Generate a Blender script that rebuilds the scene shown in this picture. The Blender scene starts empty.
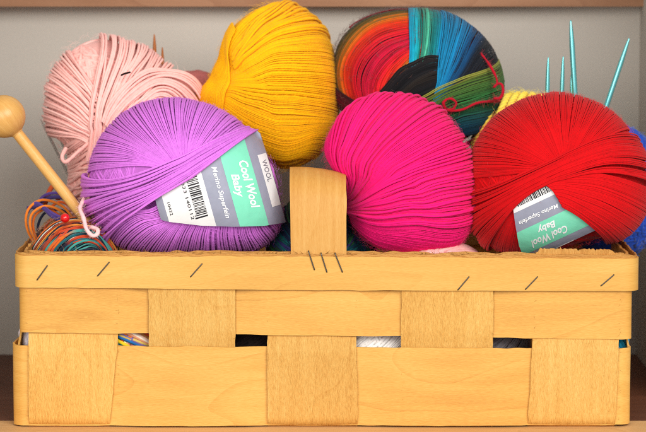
import bpy, math, random
import numpy as np
from mathutils import Vector

SEED = 7
rng = np.random.default_rng(SEED)
random.seed(SEED)
scene = bpy.context.scene
COL = scene.collection

# ------------------------------------------------------------------ camera measurements
F = 2586.0                     # focal length in photograph pixels (646 wide)
D, H = 1.5, 0.285              # camera distance from the basket front, height over the shelf
PITCH = math.atan(276.0 / F)
CAM = np.array([0.0, -D, H])
CR = np.array([1.0, 0.0, 0.0])
CF = np.array([0.0, math.cos(PITCH), -math.sin(PITCH)])
CU = np.array([0.0, math.sin(PITCH), math.cos(PITCH)])


def U(px, py, y):
    """world point on the plane Y = y seen at photograph pixel (px, py)"""
    d = CF + (px - 323.0) / F * CR + (216.0 - py) / F * CU
    return CAM + d * ((y + D) / d[1])


def Z(py, y=0.0):
    return U(323, py, y)[2]


def X(px, y=0.0, py=300):
    return U(px, py, y)[0]


def lin(rgb):
    out = []
    for c in rgb:
        c = c / 255.0
        out.append(c / 12.92 if c <= 0.04045 else ((c + 0.055) / 1.055) ** 2.4)
    return np.array(out)


# ------------------------------------------------------------------ object helpers
def tag(o, label=None, cat=None, group=None, kind=None):
    if label: o['label'] = label
    if cat: o['category'] = cat
    if group: o['group'] = group
    if kind: o['kind'] = kind
    return o


def thing(name, loc, label, cat, group=None):
    o = bpy.data.objects.new(name, None)
    o.empty_display_size = 0.02
    o.location = Vector([float(v) for v in loc])
    COL.objects.link(o)
    return tag(o, label, cat, group)


class MB:
    """collects grids and tubes, links them as ONE mesh object"""
    def __init__(self):
        self.v, self.q, self.uv, self.c, self.m, self.n = [], [], [], [], [], 0

    def add(self, v, q, uv, c=None, mi=0):
        v = np.asarray(v, float).reshape(-1, 3)
        q = np.asarray(q, int).reshape(-1, 4)
        self.v.append(v); self.q.append(q + self.n)
        self.uv.append(np.asarray(uv, float).reshape(-1, 2))
        if c is None: c = np.ones((len(v), 3))
        self.c.append(np.asarray(c, float).reshape(-1, 3))
        self.m.append(np.full(len(q), mi, int))
        self.n += len(v)

    def build(self, name, mats, parent=None, smooth=True, origin=None):
        v = np.concatenate(self.v); q = np.concatenate(self.q)
        uv = np.concatenate(self.uv); c = np.concatenate(self.c)
        off = np.zeros(3)
        if parent is not None: off = np.array(parent.matrix_basis.translation)
        p = parent
        while p is not None and p.parent is not None:
            p = p.parent; off = off + np.array(p.matrix_basis.translation)
        if parent is None and origin is not None: off = np.array(origin, float)
        v = v - off
        me = bpy.data.meshes.new(name)
        me.vertices.add(len(v)); me.vertices.foreach_set('co', v.astype(np.float32).ravel())
        me.loops.add(len(q) * 4); me.loops.foreach_set('vertex_index', q.astype(np.int32).ravel())
        me.polygons.add(len(q)); me.polygons.foreach_set('loop_start', (np.arange(len(q)) * 4).astype(np.int32))
        me.polygons.foreach_set('use_smooth', np.full(len(q), smooth, bool))
        if not isinstance(mats, (list, tuple)): mats = [mats]
        if max(int(k.max()) for k in self.m) >= len(mats): mats = list(mats) + [FIBRE]
        for m in mats: me.materials.append(m)
        if len(mats) > 1: me.polygons.foreach_set('material_index', np.concatenate(self.m).astype(np.int32))
        ul = me.uv_layers.new(name='UVMap')
        ul.data.foreach_set('uv', uv.astype(np.float32).ravel())
        ca = me.color_attributes.new('dye', 'FLOAT_COLOR', 'POINT')
        ca.data.foreach_set('color', np.concatenate([c, np.ones((len(c), 1))], 1).astype(np.float32).ravel())
        me.update(calc_edges=True); me.validate()
        o = bpy.data.objects.new(name, me)
        COL.objects.link(o)
        if parent is not None: o.parent = parent
        elif origin is not None: o.location = Vector([float(t) for t in origin])
        return o


def norm(a):
    return a / np.maximum(np.linalg.norm(a, axis=-1, keepdims=True), 1e-12)


def tubes(mb, P, r, N=None, K=6, col=None, mi=0, taper=False, uoff=True):
    """P (S,M,3) centre lines, r radius scalar / (S,) / (S,M), N surface normals, col (S,3) or (S,M,3)"""
    P = np.asarray(P, float)
    if P.ndim == 2: P = P[None]
    S, M, _ = P.shape
    T = norm(np.gradient(P, axis=1))
    if N is None:
        ref = np.where(np.abs(T[:, 0, 2:3]) < 0.9, np.array([[0, 0, 1.0]]), np.array([[1.0, 0, 0]]))
        N = np.zeros_like(P)
        n = norm(ref - T[:, 0] * np.sum(ref * T[:, 0], -1, keepdims=True))
        N[:, 0] = n
        for i in range(1, M):
            n = norm(n - T[:, i] * np.sum(n * T[:, i], -1, keepdims=True))
            N[:, i] = n
    B = norm(np.cross(T, N)); N2 = np.cross(B, T)
    r = np.broadcast_to(np.asarray(r, float).reshape((-1, 1) if np.ndim(r) == 1 else np.shape(r) or (1, 1)), (S, M)).copy()
    if taper:
        r[:, 0] *= 0.15; r[:, -1] *= 0.15
    a = np.arange(K) / K * 2 * math.pi
    ring = N2[:, :, None, :] * np.cos(a)[None, None, :, None] + B[:, :, None, :] * np.sin(a)[None, None, :, None]
    V = P[:, :, None, :] + ring * r[:, :, None, None]
    idx = np.arange(S * M * K).reshape(S, M, K)
    k1 = (np.arange(K) + 1) % K
    q = np.stack([idx[:, :-1, :], idx[:, 1:, :], idx[:, 1:, :][:, :, k1], idx[:, :-1, :][:, :, k1]], -1)
    L = np.concatenate([np.zeros((S, 1)), np.cumsum(np.linalg.norm(np.diff(P, axis=1), axis=2), 1)], 1)
    rm = float(np.mean(r))
    u = L / (2 * rm)
    if uoff: u = u + rng.random((S, 1)) * 50
    uu = np.stack([u[:, :-1], u[:, 1:], u[:, 1:], u[:, :-1]], -1)[:, :, None, :].repeat(K, 2)
    kk = np.arange(K) / K
    vv = np.stack([kk, kk, kk + 1 / K, kk + 1 / K], -1)[None, None].repeat(S, 0).repeat(M - 1, 1)
    if col is None: col = np.ones((S, 3))
    col = np.asarray(col, float)
    if col.ndim == 1: col = np.broadcast_to(col, (S, 3))
    if col.ndim == 2: col = col[:, None, :].repeat(M, 1)
    mb.add(V, q, np.stack([uu, vv], -1), col[:, :, None, :].repeat(K, 2), mi)


def grid(mb, P, flip=False, col=None, mi=0, uv=None):
    P = np.asarray(P, float); I, J, _ = P.shape
    idx = np.arange(I * J).reshape(I, J)
    q = np.stack([idx[:-1, :-1], idx[1:, :-1], idx[1:, 1:], idx[:-1, 1:]], -1).reshape(-1, 4)
    if uv is None:
        uv = np.stack(np.meshgrid(np.linspace(0, 1, I), np.linspace(0, 1, J), indexing='ij'), -1)
    f = uv.reshape(-1, 2)[q]
    if flip: q = q[:, ::-1]; f = f[:, ::-1]
    mb.add(P, q, f, None if col is None else np.broadcast_to(col, (I * J, 3)), mi)


def sheet(mb, P, N, th, uv, mi=0):
    """solid strip: centre surface P (I,J,3), normals N, thickness th; uv in metres (u along the grain)"""
    A = P + N * th / 2; B = P - N * th / 2
    grid(mb, A, False, mi=mi, uv=uv); grid(mb, B, True, mi=mi, uv=uv)
    for sl, fl in ((np.s_[0], False), (np.s_[-1], True)):
        grid(mb, np.stack([A[sl], B[sl]], 0), fl, mi=mi, uv=np.stack([uv[sl], uv[sl] + [0.001, 0.0]], 0))
    for j, fl in ((0, True), (-1, False)):
        grid(mb, np.stack([A[:, j], B[:, j]], 0), fl, mi=mi, uv=np.stack([uv[:, j], uv[:, j] + [0.0, 0.001]], 0))


def snoise(n, step, amp, seed=None):
    """smooth 1-d noise, n samples, one random knot every `step` samples"""
    g = rng if seed is None else np.random.default_rng(seed)
    k = max(4, int(n / step) + 4)
    y = g.normal(size=k)
    x = np.linspace(1, k - 3, n); i = x.astype(int); t = x - i; t = t * t * (3 - 2 * t)
    return amp * (y[i] * (1 - t) + y[i + 1] * t)


def catmull(pts, M):
    """resample a polyline through its points, M samples evenly by length"""
    p = np.asarray(pts, float)
    p = np.concatenate([2 * p[:1] - p[1:2], p, 2 * p[-1:] - p[-2:-1]])
    out = []
    for i in range(1, len(p) - 2):
        t = np.linspace(0, 1, 24, endpoint=False)[:, None]
        a, b, c, d = p[i - 1], p[i], p[i + 1], p[i + 2]
        out.append(0.5 * (2 * b + (c - a) * t + (2 * a - 5 * b + 4 * c - d) * t ** 2 + (3 * b - a - 3 * c + d) * t ** 3))
    out.append(p[-2][None]); o = np.concatenate(out)
    L = np.concatenate([[0], np.cumsum(np.linalg.norm(np.diff(o, axis=0), axis=1))])
    s = np.linspace(0, L[-1], M)
    return np.stack([np.interp(s, L, o[:, k]) for k in range(o.shape[1])], -1)


# ------------------------------------------------------------------ materials
def new_mat(name):
    m = bpy.data.materials.new(name); m.use_nodes = True
    nt = m.node_tree; nt.nodes.clear()
    out = nt.nodes.new('ShaderNodeOutputMaterial'); b = nt.nodes.new('ShaderNodeBsdfPrincipled')
    nt.links.new(b.outputs[0], out.inputs[0])
    return m, nt, b


def N_(nt, t, **kw):
    n = nt.nodes.new(t)
    for k, v in kw.items(): setattr(n, k, v)
    return n


def math_(nt, op, a, b=None):
    n = N_(nt, 'ShaderNodeMath', operation=op)
    for i, x in enumerate((a, b)):
        if x is None: continue
        if isinstance(x, (int, float)): n.inputs[i].default_value = x
        else: nt.links.new(x, n.inputs[i])
    return n.outputs[0]


def yarn_mat(name, twist=0.42, depth=0.00022, rough=0.85, sheen=0.08, plies=2.0):
    m, nt, b = new_mat(name)
    at = N_(nt, 'ShaderNodeAttribute', attribute_name='dye')
    uv = N_(nt, 'ShaderNodeUVMap'); sp = N_(nt, 'ShaderNodeSeparateXYZ')
    nt.links.new(uv.outputs[0], sp.inputs[0])
    ph = math_(nt, 'ADD', math_(nt, 'MULTIPLY', sp.outputs[0], twist), math_(nt, 'MULTIPLY', sp.outputs[1], plies))
    pn = N_(nt, 'ShaderNodeTexNoise'); pn.inputs['Scale'].default_value = 160; pt_ = N_(nt, 'ShaderNodeTexCoord')
    nt.links.new(pt_.outputs['Object'], pn.inputs['Vector']); ph = math_(nt, 'ADD', ph, math_(nt, 'MULTIPLY', pn.outputs[0], 2.5))
    s = math_(nt, 'ABSOLUTE', math_(nt, 'SINE', math_(nt, 'MULTIPLY', ph, math.pi)))
    fine = N_(nt, 'ShaderNodeTexNoise'); fine.inputs['Scale'].default_value = 3500
    fine.inputs['Detail'].default_value = 2
    geo = N_(nt, 'ShaderNodeTexCoord'); nt.links.new(geo.outputs['Object'], fine.inputs['Vector'])
    hgt = math_(nt, 'ADD', s, math_(nt, 'MULTIPLY', fine.outputs[0], 0.3))
    bm = N_(nt, 'ShaderNodeBump'); bm.inputs['Strength'].default_value = 0.34
    bm.inputs['Distance'].default_value = depth
    nt.links.new(hgt, bm.inputs['Height']); nt.links.new(bm.outputs[0], b.inputs['Normal'])
    # uneven uptake of dye along the yarn
    vn = N_(nt, 'ShaderNodeTexNoise'); vn.inputs['Scale'].default_value = 260
    nt.links.new(geo.outputs['Object'], vn.inputs['Vector'])
    mp = N_(nt, 'ShaderNodeMapRange'); mp.inputs[3].default_value = 0.86; mp.inputs[4].default_value = 1.14
    nt.links.new(vn.outputs[0], mp.inputs[0])
    mul = N_(nt, 'ShaderNodeVectorMath', operation='SCALE')
    nt.links.new(at.outputs['Color'], mul.inputs[0]); nt.links.new(mp.outputs[0], mul.inputs['Scale'])
    nt.links.new(mul.outputs[0], b.inputs['Base Color'])
    b.inputs['Roughness'].default_value = rough
    b.inputs['Specular IOR Level'].default_value = 0.18
    b.inputs['Sheen Weight'].default_value = sheen
    b.inputs['Sheen Roughness'].default_value = 0.4
    return m


def wood_mat(name, c_dark, c_mid, c_light, rough=0.55, along=14.0, across=420.0, fig=1.0, bump=0.0002, fibre=1.0, spec=0.35, streak=0.42):
    """veneer: u runs along the grain, in metres"""
    m, nt, b = new_mat(name)
    uv = N_(nt, 'ShaderNodeUVMap')
    def mapped(sx, sy):
        mp = N_(nt, 'ShaderNodeMapping'); mp.inputs['Scale'].default_value = (sx, sy, 1)
        nt.links.new(uv.outputs[0], mp.inputs[0]); return mp.outputs[0]
    # broad figure: contour lines of a stretched noise read as cathedral grain
    n1 = N_(nt, 'ShaderNodeTexNoise'); n1.inputs['Scale'].default_value = 1.0; n1.inputs['Detail'].default_value = 1.5
    nt.links.new(mapped(5.0, 15.0), n1.inputs['Vector'])
    rings = math_(nt, 'FRACT', math_(nt, 'MULTIPLY', n1.outputs[0], 8.0))
    rr = N_(nt, 'ShaderNodeValToRGB'); e = rr.color_ramp.elements
    e[0].position = 0.0; e[0].color = (0.25, 0.25, 0.25, 1); e[1].position = 1.0; e[1].color = (0.95, 0.95, 0.95, 1)
    x = rr.color_ramp.elements.new(0.10); x.color = (0.85, 0.85, 0.85, 1); x = rr.color_ramp.elements.new(0.55); x.color = (0.55, 0.55, 0.55, 1)
    nt.links.new(rings, rr.inputs[0])
    n2 = N_(nt, 'ShaderNodeTexNoise'); n2.inputs['Scale'].default_value = 1.0; n2.inputs['Detail'].default_value = 4
    n2.inputs['Roughness'].default_value = 0.65
    nt.links.new(mapped(along, across), n2.inputs['Vector'])
    n3 = N_(nt, 'ShaderNodeTexNoise'); n3.inputs['Scale'].default_value = 1.0; n3.inputs['Detail'].default_value = 3
    nt.links.new(mapped(300.0, 2200.0), n3.inputs['Vector'])
    n4 = N_(nt, 'ShaderNodeTexNoise'); n4.inputs['Scale'].default_value = 1.0; n4.inputs['Detail'].default_value = 2
    nt.links.new(mapped(6.0, 10.0), n4.inputs['Vector'])
    f = math_(nt, 'ADD', math_(nt, 'MULTIPLY', rr.outputs[0], 0.16 * fig), math_(nt, 'MULTIPLY', n2.outputs[0], streak))
    f = math_(nt, 'ADD', f, math_(nt, 'MULTIPLY', n3.outputs[0], 0.22 * fibre))
    f = math_(nt, 'ADD', f, math_(nt, 'MULTIPLY', n4.outputs[0], 0.40))
    f = math_(nt, 'SUBTRACT', f, 0.16 * fig * 0.62 + 0.11 * fibre + 0.5 * streak + 0.2 - 0.5)
    cr = N_(nt, 'ShaderNodeValToRGB'); e = cr.color_ramp.elements
    e[0].position = 0.30; e[0].color = (*lin(c_dark), 1); e[1].position = 0.72; e[1].color = (*lin(c_light), 1)
    x = cr.color_ramp.elements.new(0.5); x.color = (*lin(c_mid), 1)
    nt.links.new(f, cr.inputs[0])
    oi = N_(nt, 'ShaderNodeObjectInfo'); mr = N_(nt, 'ShaderNodeMapRange'); mr.inputs[3].default_value = 0.86; mr.inputs[4].default_value = 1.0
    nt.links.new(oi.outputs['Random'], mr.inputs[0])
    vm = N_(nt, 'ShaderNodeVectorMath', operation='SCALE'); nt.links.new(cr.outputs[0], vm.inputs[0]); nt.links.new(mr.outputs[0], vm.inputs['Scale'])
    nt.links.new(vm.outputs[0], b.inputs['Base Color'])
    hb = math_(nt, 'ADD', math_(nt, 'MULTIPLY', n2.outputs[0], 1.0), math_(nt, 'MULTIPLY', n3.outputs[0], 1.2 * fibre))
    bm = N_(nt, 'ShaderNodeBump'); bm.inputs['Strength'].default_value = 0.7; bm.inputs['Distance'].default_value = bump
    nt.links.new(hb, bm.inputs['Height']); nt.links.new(bm.outputs[0], b.inputs['Normal'])
    b.inputs['Roughness'].default_value = rough
    b.inputs['Specular IOR Level'].default_value = spec
    return m


def plain_mat(name, rgb, rough=0.5, metallic=0.0, spec=0.4, noise=0.0, nscale=400, bump=0.0, coat=0.0):
    m, nt, b = new_mat(name)
    b.inputs['Roughness'].default_value = rough; b.inputs['Metallic'].default_value = metallic
    b.inputs['Specular IOR Level'].default_value = spec; b.inputs['Coat Weight'].default_value = coat
    c = lin(rgb)
    tc = N_(nt, 'ShaderNodeTexCoord')
    n = N_(nt, 'ShaderNodeTexNoise'); n.inputs['Scale'].default_value = nscale; n.inputs['Detail'].default_value = 4
    nt.links.new(tc.outputs['Object'], n.inputs['Vector'])
    cr = N_(nt, 'ShaderNodeValToRGB'); e = cr.color_ramp.elements
    e[0].position = 0.3; e[0].color = (*(c * (1 - noise)), 1); e[1].position = 0.7; e[1].color = (*np.minimum(c * (1 + noise), 1), 1)
    nt.links.new(n.outputs[0], cr.inputs[0]); nt.links.new(cr.outputs[0], b.inputs['Base Color'])
    if bump:
        bm = N_(nt, 'ShaderNodeBump'); bm.inputs['Strength'].default_value = 0.6; bm.inputs['Distance'].default_value = bump
        nt.links.new(n.outputs[0], bm.inputs['Height']); nt.links.new(bm.outputs[0], b.inputs['Normal'])
    return m


FIBRE, _nt, _b = new_mat('stray_fibre')
_at = N_(_nt, 'ShaderNodeAttribute', attribute_name='dye'); _nt.links.new(_at.outputs['Color'], _b.inputs['Base Color'])
_b.inputs['Roughness'].default_value = 1.0; _b.inputs['Specular IOR Level'].default_value = 0.0; _b.inputs['Sheen Weight'].default_value = 0.3
YARN = yarn_mat('merino_yarn')
CHUNKY = yarn_mat('soft_chunky_yarn', twist=0.34, depth=0.0002, sheen=0.25, plies=3.0)
FUZZY = yarn_mat('fuzzy_sock_yarn', twist=0.5, depth=0.00025, rough=0.95, sheen=0.1, plies=1.0)
SPLINT_H = wood_mat('splint_veneer', (196, 134, 54), (225, 168, 80), (241, 194, 106), fig=0.75, streak=0.26, fibre=1.3, across=170, along=10, bump=0.00012)
SPLINT_V = wood_mat('rough_splint_veneer', (202, 140, 58), (231, 176, 90), (245, 200, 116), fig=0.6, streak=0.34, fibre=2.2, bump=0.00045, rough=0.65, across=260, along=22)
RIM_W = wood_mat('rim_veneer', (202, 140, 56), (228, 171, 82), (241, 194, 106), fig=0.5, streak=0.24, fibre=1.1, across=150, along=8, bump=0.00012)
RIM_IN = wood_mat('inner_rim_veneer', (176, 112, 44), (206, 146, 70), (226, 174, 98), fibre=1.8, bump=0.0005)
HANDLE_W = wood_mat('handle_veneer', (196, 130, 50), (216, 156, 74), (230, 178, 100), fig=0.5, fibre=1.3)
STAPLE = plain_mat('staple_steel', (96, 90, 84), 0.42, 0.85)


# ------------------------------------------------------------------ yarn balls
class Ball:
    """outline in photograph pixels round a centre; depth radius rd in metres; centre at depth y"""
    def __init__(self, c, y, outline, rd):
        self.c = np.array(c, float); self.C = U(c[0], c[1], y)
        self.n = norm(CAM - self.C); self.r = norm(np.cross(np.array([0, 0, 1.0]), self.n)); self.u = np.cross(self.n, self.r)
        self.s = np.dot(self.C - CAM, CF) / F
        o = np.asarray(outline, float) - self.c
        th = np.arctan2(o[:, 1], o[:, 0]); rr = np.hypot(o[:, 0], o[:, 1])
        k = np.argsort(th); th, rr = th[k], rr[k]
        g = np.linspace(-math.pi, math.pi, 721)
        R = np.interp(g, np.concatenate([th - 2 * math.pi, th, th + 2 * math.pi]), np.tile(rr, 3))
        w = np.hanning(41); w /= w.sum()
        R = np.convolve(np.concatenate([R[-61:-1], R, R[1:61]]), w, 'same')[60:-60]
        self.g, self.R, self.rd = g, R, rd
        self.hollow = None

    def Rout(self, th):
        return np.interp((th + math.pi) % (2 * math.pi) - math.pi, self.g, self.R)

    def e_of(self, px):
        q = np.asarray(px, float) - self.c
        th = np.arctan2(q[..., 1], q[..., 0]); r = np.hypot(q[..., 0], q[..., 1]) / self.Rout(th)
        rho = np.where(r <= 1, np.arcsin(np.minimum(r, 1)) * 2 / math.pi, 1 + (r - 1) * 1.1)
        return np.stack([rho * np.cos(th), rho * np.sin(th)], -1)

    def at(self, e, h=0.0):
        rho = np.minimum(np.hypot(e[..., 0], e[..., 1]), 1.97); th = np.arctan2(e[..., 1], e[..., 0])
        al = rho * math.pi / 2
        Ro = self.Rout(th) * self.s
        side = np.cos(th)[..., None] * self.r - np.sin(th)[..., None] * self.u
        p = self.C + (Ro * np.sin(al))[..., None] * side + (self.rd * np.cos(al))[..., None] * self.n
        nn = norm((np.sin(al) / Ro)[..., None] * side + (np.cos(al) / self.rd)[..., None] * self.n)
        return p + nn * np.asarray(h)[..., None], nn

    def sunk(self, e):
        """depth of the hollow in the middle of a centre-pull ball"""
        if self.hollow is None: return 0.0
        c, rad, dep = self.hollow
        d = np.linalg.norm(e - self.e_of(np.array(c, float)), axis=-1) * np.mean(self.R) * math.pi / 2
        return -dep * np.exp(-(d / rad) ** 2)

    def dirs(self, d):
        """e coordinates of unit directions given in the (right, up, towards camera) frame"""
        al = np.arccos(np.clip(d[..., 2], -1, 1)) / (math.pi / 2)
        th = np.arctan2(-d[..., 1], d[..., 0])
        return np.stack([al * np.cos(th), al * np.sin(th)], -1)


def tint(col, S, amt=0.07):
    return np.asarray(col)[None, :] * (1 + amt * rng.normal(size=(S, 1)).clip(-2, 2))


def ramp(stops, t):
    x = [s[0] for s in stops]; c = np.array([lin(s[1]) for s in stops])
    return np.stack([np.interp(t, x, c[:, k]) for k in range(3)], -1)


def core(mb, ball, r, col):
    th = np.linspace(0, 2 * math.pi, 97); rho = np.linspace(0.001, 1.96, 60)
    T, Rr = np.meshgrid(th, rho, indexing='ij')
    e = np.stack([Rr * np.cos(T), Rr * np.sin(T)], -1)
    p, _ = ball.at(e, -r * 0.35 + ball.sunk(e) + 0 * T)
    grid(mb, p, col=col)


def winding(mb, ball, axis, beta, n, r, col, h=0.0, M=90, K=5, hgrow=1.0, wig=0.0, amt=0.06, bjit=3.0, span=360.0, ph0=0.0, colfn=None):
    """wraps of yarn on great circles whose normals precess about the axis at angle beta"""
    a = norm(np.array(axis, float)); t = norm(np.cross(a, [0.3, 1, 0.2])); b = np.cross(a, t)
    ph = np.radians(ph0 + np.arange(n) / n * span); be = np.radians(beta + rng.normal(size=n) * bjit)
    nn = a[None] * np.cos(be)[:, None] + (t[None] * np.cos(ph)[:, None] + b[None] * np.sin(ph)[:, None]) * np.sin(be)[:, None]
    e1 = norm(np.cross(nn, a[None] + 0.01)); e2 = np.cross(nn, e1)
    s = np.linspace(0, 2 * math.pi * 1.02, M)
    d = e1[:, None] * np.cos(s)[None, :, None] + e2[:, None] * np.sin(s)[None, :, None]
    off = 0.10 * rng.normal(size=(n, 1, 1)) * 0.4
    d = norm(d + nn[:, None] * off)
    if wig:
        w = np.stack([np.stack([snoise(M, 3, wig) for _ in range(3)], -1) for _ in range(n)])
        d = norm(d + w)
    hh = h + r * hgrow * (np.arange(n) / n)[:, None] + r * 0.25 * rng.normal(size=(n, 1)) + np.zeros((n, M))
    ed = ball.dirs(d); p, N = ball.at(ed, hh + ball.sunk(ed))
    c = tint(col, n, amt) if colfn is None else colfn(n, M)
    tubes(mb, p, r, N, K, c)


def family(mb, ball, guides, n, r, col, h=(1.0, 1.0), M=44, K=6, jit=0.14, hj=0.09, amt=0.05, wob=0.12, rj=0.04, xj=0.0, sink=0.0, pack=0.98, rmin=0.52):
    """strands laid between guide lines (pixels on the ball's outline view, running on round the far side)"""
    G = np.stack([catmull(ball.e_of(np.array(g, float)), M) for g in guides])          # (g, M, 2)
    m = len(guides)
    # space the strands evenly by the distance between neighbouring guides
    dist = np.linalg.norm(np.diff(ball.at(G, np.zeros(G.shape[:2]))[0], axis=0), axis=2)
    vis = (np.hypot(G[..., 0], G[..., 1]) < 1.0); vis = vis[1:] | vis[:-1]
    dist = np.percentile(np.where(vis, dist, 0), 92, axis=1) + 1e-6
    cum = np.concatenate([[0], np.cumsum(dist)]); cum /= cum[-1]
    t0 = np.clip((np.arange(n) + 0.5) / n + jit * rng.normal(size=n) / n, 0, 1)
    ss = np.linspace(0, 1, M)
    t = np.clip(t0[:, None] + xj * rng.normal(size=(n, 1)) * (ss - 0.5)[None] * 2, 0, 1)
    g = np.interp(t, cum, np.arange(m))
    i = np.clip(g.astype(int), 0, m - 2); f = (g - i)[..., None]; mi = np.arange(M)[None].repeat(n, 0)
    P0 = G[np.clip(i - 1, 0, m - 1), mi]; P1 = G[i, mi]; P2 = G[i + 1, mi]; P3 = G[np.clip(i + 2, 0, m - 1), mi]
    E = 0.5 * (2 * P1 + (P2 - P0) * f + (2 * P0 - 5 * P1 + 4 * P2 - P3) * f ** 2 + (3 * P1 - P0 - 3 * P2 + P3) * f ** 3)
    # room each strand has beside its neighbours: yarn pulled together packs tighter
    flat, _ = ball.at(E, np.zeros((n, M)))
    Tn = norm(np.gradient(flat, axis=1)); dv = flat[1:] - flat[:-1]
    dv = dv - Tn[1:] * np.sum(dv * Tn[1:], -1, keepdims=True)
    gap = np.median(np.stack([np.linalg.norm(dv, axis=-1)[np.clip(np.arange(n) + k, 0, n - 2)] for k in (-3, -2, -1, 0, 1, 2)]), 0)
    rl = np.clip(gap / 2 * pack, rmin * r, r * 1.9) if pack < 5 else np.full((n, M), r)
    # slow sideways drift of each strand
    T = norm(np.gradient(E, axis=1)); side = np.stack([-T[..., 1], T[..., 0]], -1)
    rpx = r / (np.mean(ball.R) * ball.s) * 2 / math.pi
    dr = np.stack([snoise(M, 12, wob * rpx * 2) for _ in range(n)]) * np.clip(rl / r, 0.3, 1)
    E = E + side * dr[..., None]
    hh = r * (h[0] + (h[1] - h[0]) * t) + r * hj * rng.normal(size=(n, 1)) + np.stack([snoise(M, 9, 0.07 * r) for _ in range(n)])
    hh = hh - sink * r * np.clip(1 - ss / 0.3, 0, 1)[None] + (rl - r) * 0.5
    p, N = ball.at(E, hh)
    if callable(col):
        c = col(t0)
        if c.ndim == 2: c = c * (1 + amt * rng.normal(size=(n, 1)))
    else: c = tint(col, n, amt)
    tubes(mb, p, rl * (1 + rj * rng.normal(size=(n, 1))), N, K, np.clip(c, 0.001, 1))


def fuzz(mb, ball, n, length, r, col, back=1.25, h0=0.001):
    """stray fibres standing off the ball"""
    rho = np.where(rng.random(n) < 0.6, 0.8 + 0.25 * rng.random(n), np.sqrt(rng.random(n)) * back); th = rng.random(n) * 2 * math.pi
    e = np.stack([rho * np.cos(th), rho * np.sin(th)], -1)
    p0, N = ball.at(e, np.full(n, h0))
    tdir = norm(rng.normal(size=(n, 3))); tdir = norm(tdir - N * np.sum(tdir * N, -1, keepdims=True))
    L = length * (0.4 + rng.random((n, 1)))
    s = np.linspace(0, 1, 6)[None, :, None]
    curl = norm(rng.normal(size=(n, 3)))
    P = p0[:, None] + (tdir * L)[:, None] * s + (N * L * (0.25 + 0.5 * rng.random((n, 1))))[:, None] * (s * 1.6 - s ** 2) + (curl * L * 0.25)[:, None] * s ** 2
    tubes(mb, P, r, None, 4, tint(np.minimum(np.asarray(col) * 1.15 + 0.01, 1), n, 0.1), mi=1)


def fuzz_line(mb, pts, n, length, r, col, rad):
    i = rng.integers(1, len(pts) - 1, n); d = norm(rng.normal(size=(n, 3))); t = norm(pts[i + 1] - pts[i - 1])
    d = norm(d - 0.7 * t * np.sum(d * t, -1, keepdims=True)); L = length * (0.3 + rng.random((n, 1)))
    s = np.linspace(0, 1, 5)[None, :, None]; curl = norm(rng.normal(size=(n, 3)))
    P = (pts[i] + d * rad * .7)[:, None] + (d * L)[:, None] * s + (curl * L * 0.5)[:, None] * s ** 2
    tubes(mb, P, r, None, 4, tint(np.minimum(np.asarray(col) * 1.15 + 0.01, 1), n, 0.1), mi=1)


def circle_outline(c, rx, ry, n=24):
    a = np.arange(n) / n * 2 * math.pi
    return np.stack([c[0] + rx * np.cos(a), c[1] + ry * np.sin(a)], -1)


def base_of(ball, z=None):
    p = ball.C.copy(); p[2] -= np.max(ball.R) * ball.s * 0.95
    return p


# ------------------------------------------------------------------ paper bands
BODY = plain_mat('grey_label_paper', (150, 152, 168), 0.45, noise=0.06, nscale=130, bump=0.0006)
MINT = plain_mat('mint_label_paper', (128, 222, 186), 0.42, noise=0.04, nscale=130, bump=0.0006)
WHITE = plain_mat('white_label_paper', (236, 234, 232), 0.45, noise=0.03, nscale=130, bump=0.0006)
PRINT_W = plain_mat('white_ink', (246, 246, 246), 0.4)
PRINT_K = plain_mat('black_ink', (34, 32, 36), 0.4)
PRINT_G = plain_mat('grey_ink', (120, 120, 130), 0.4)


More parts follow.
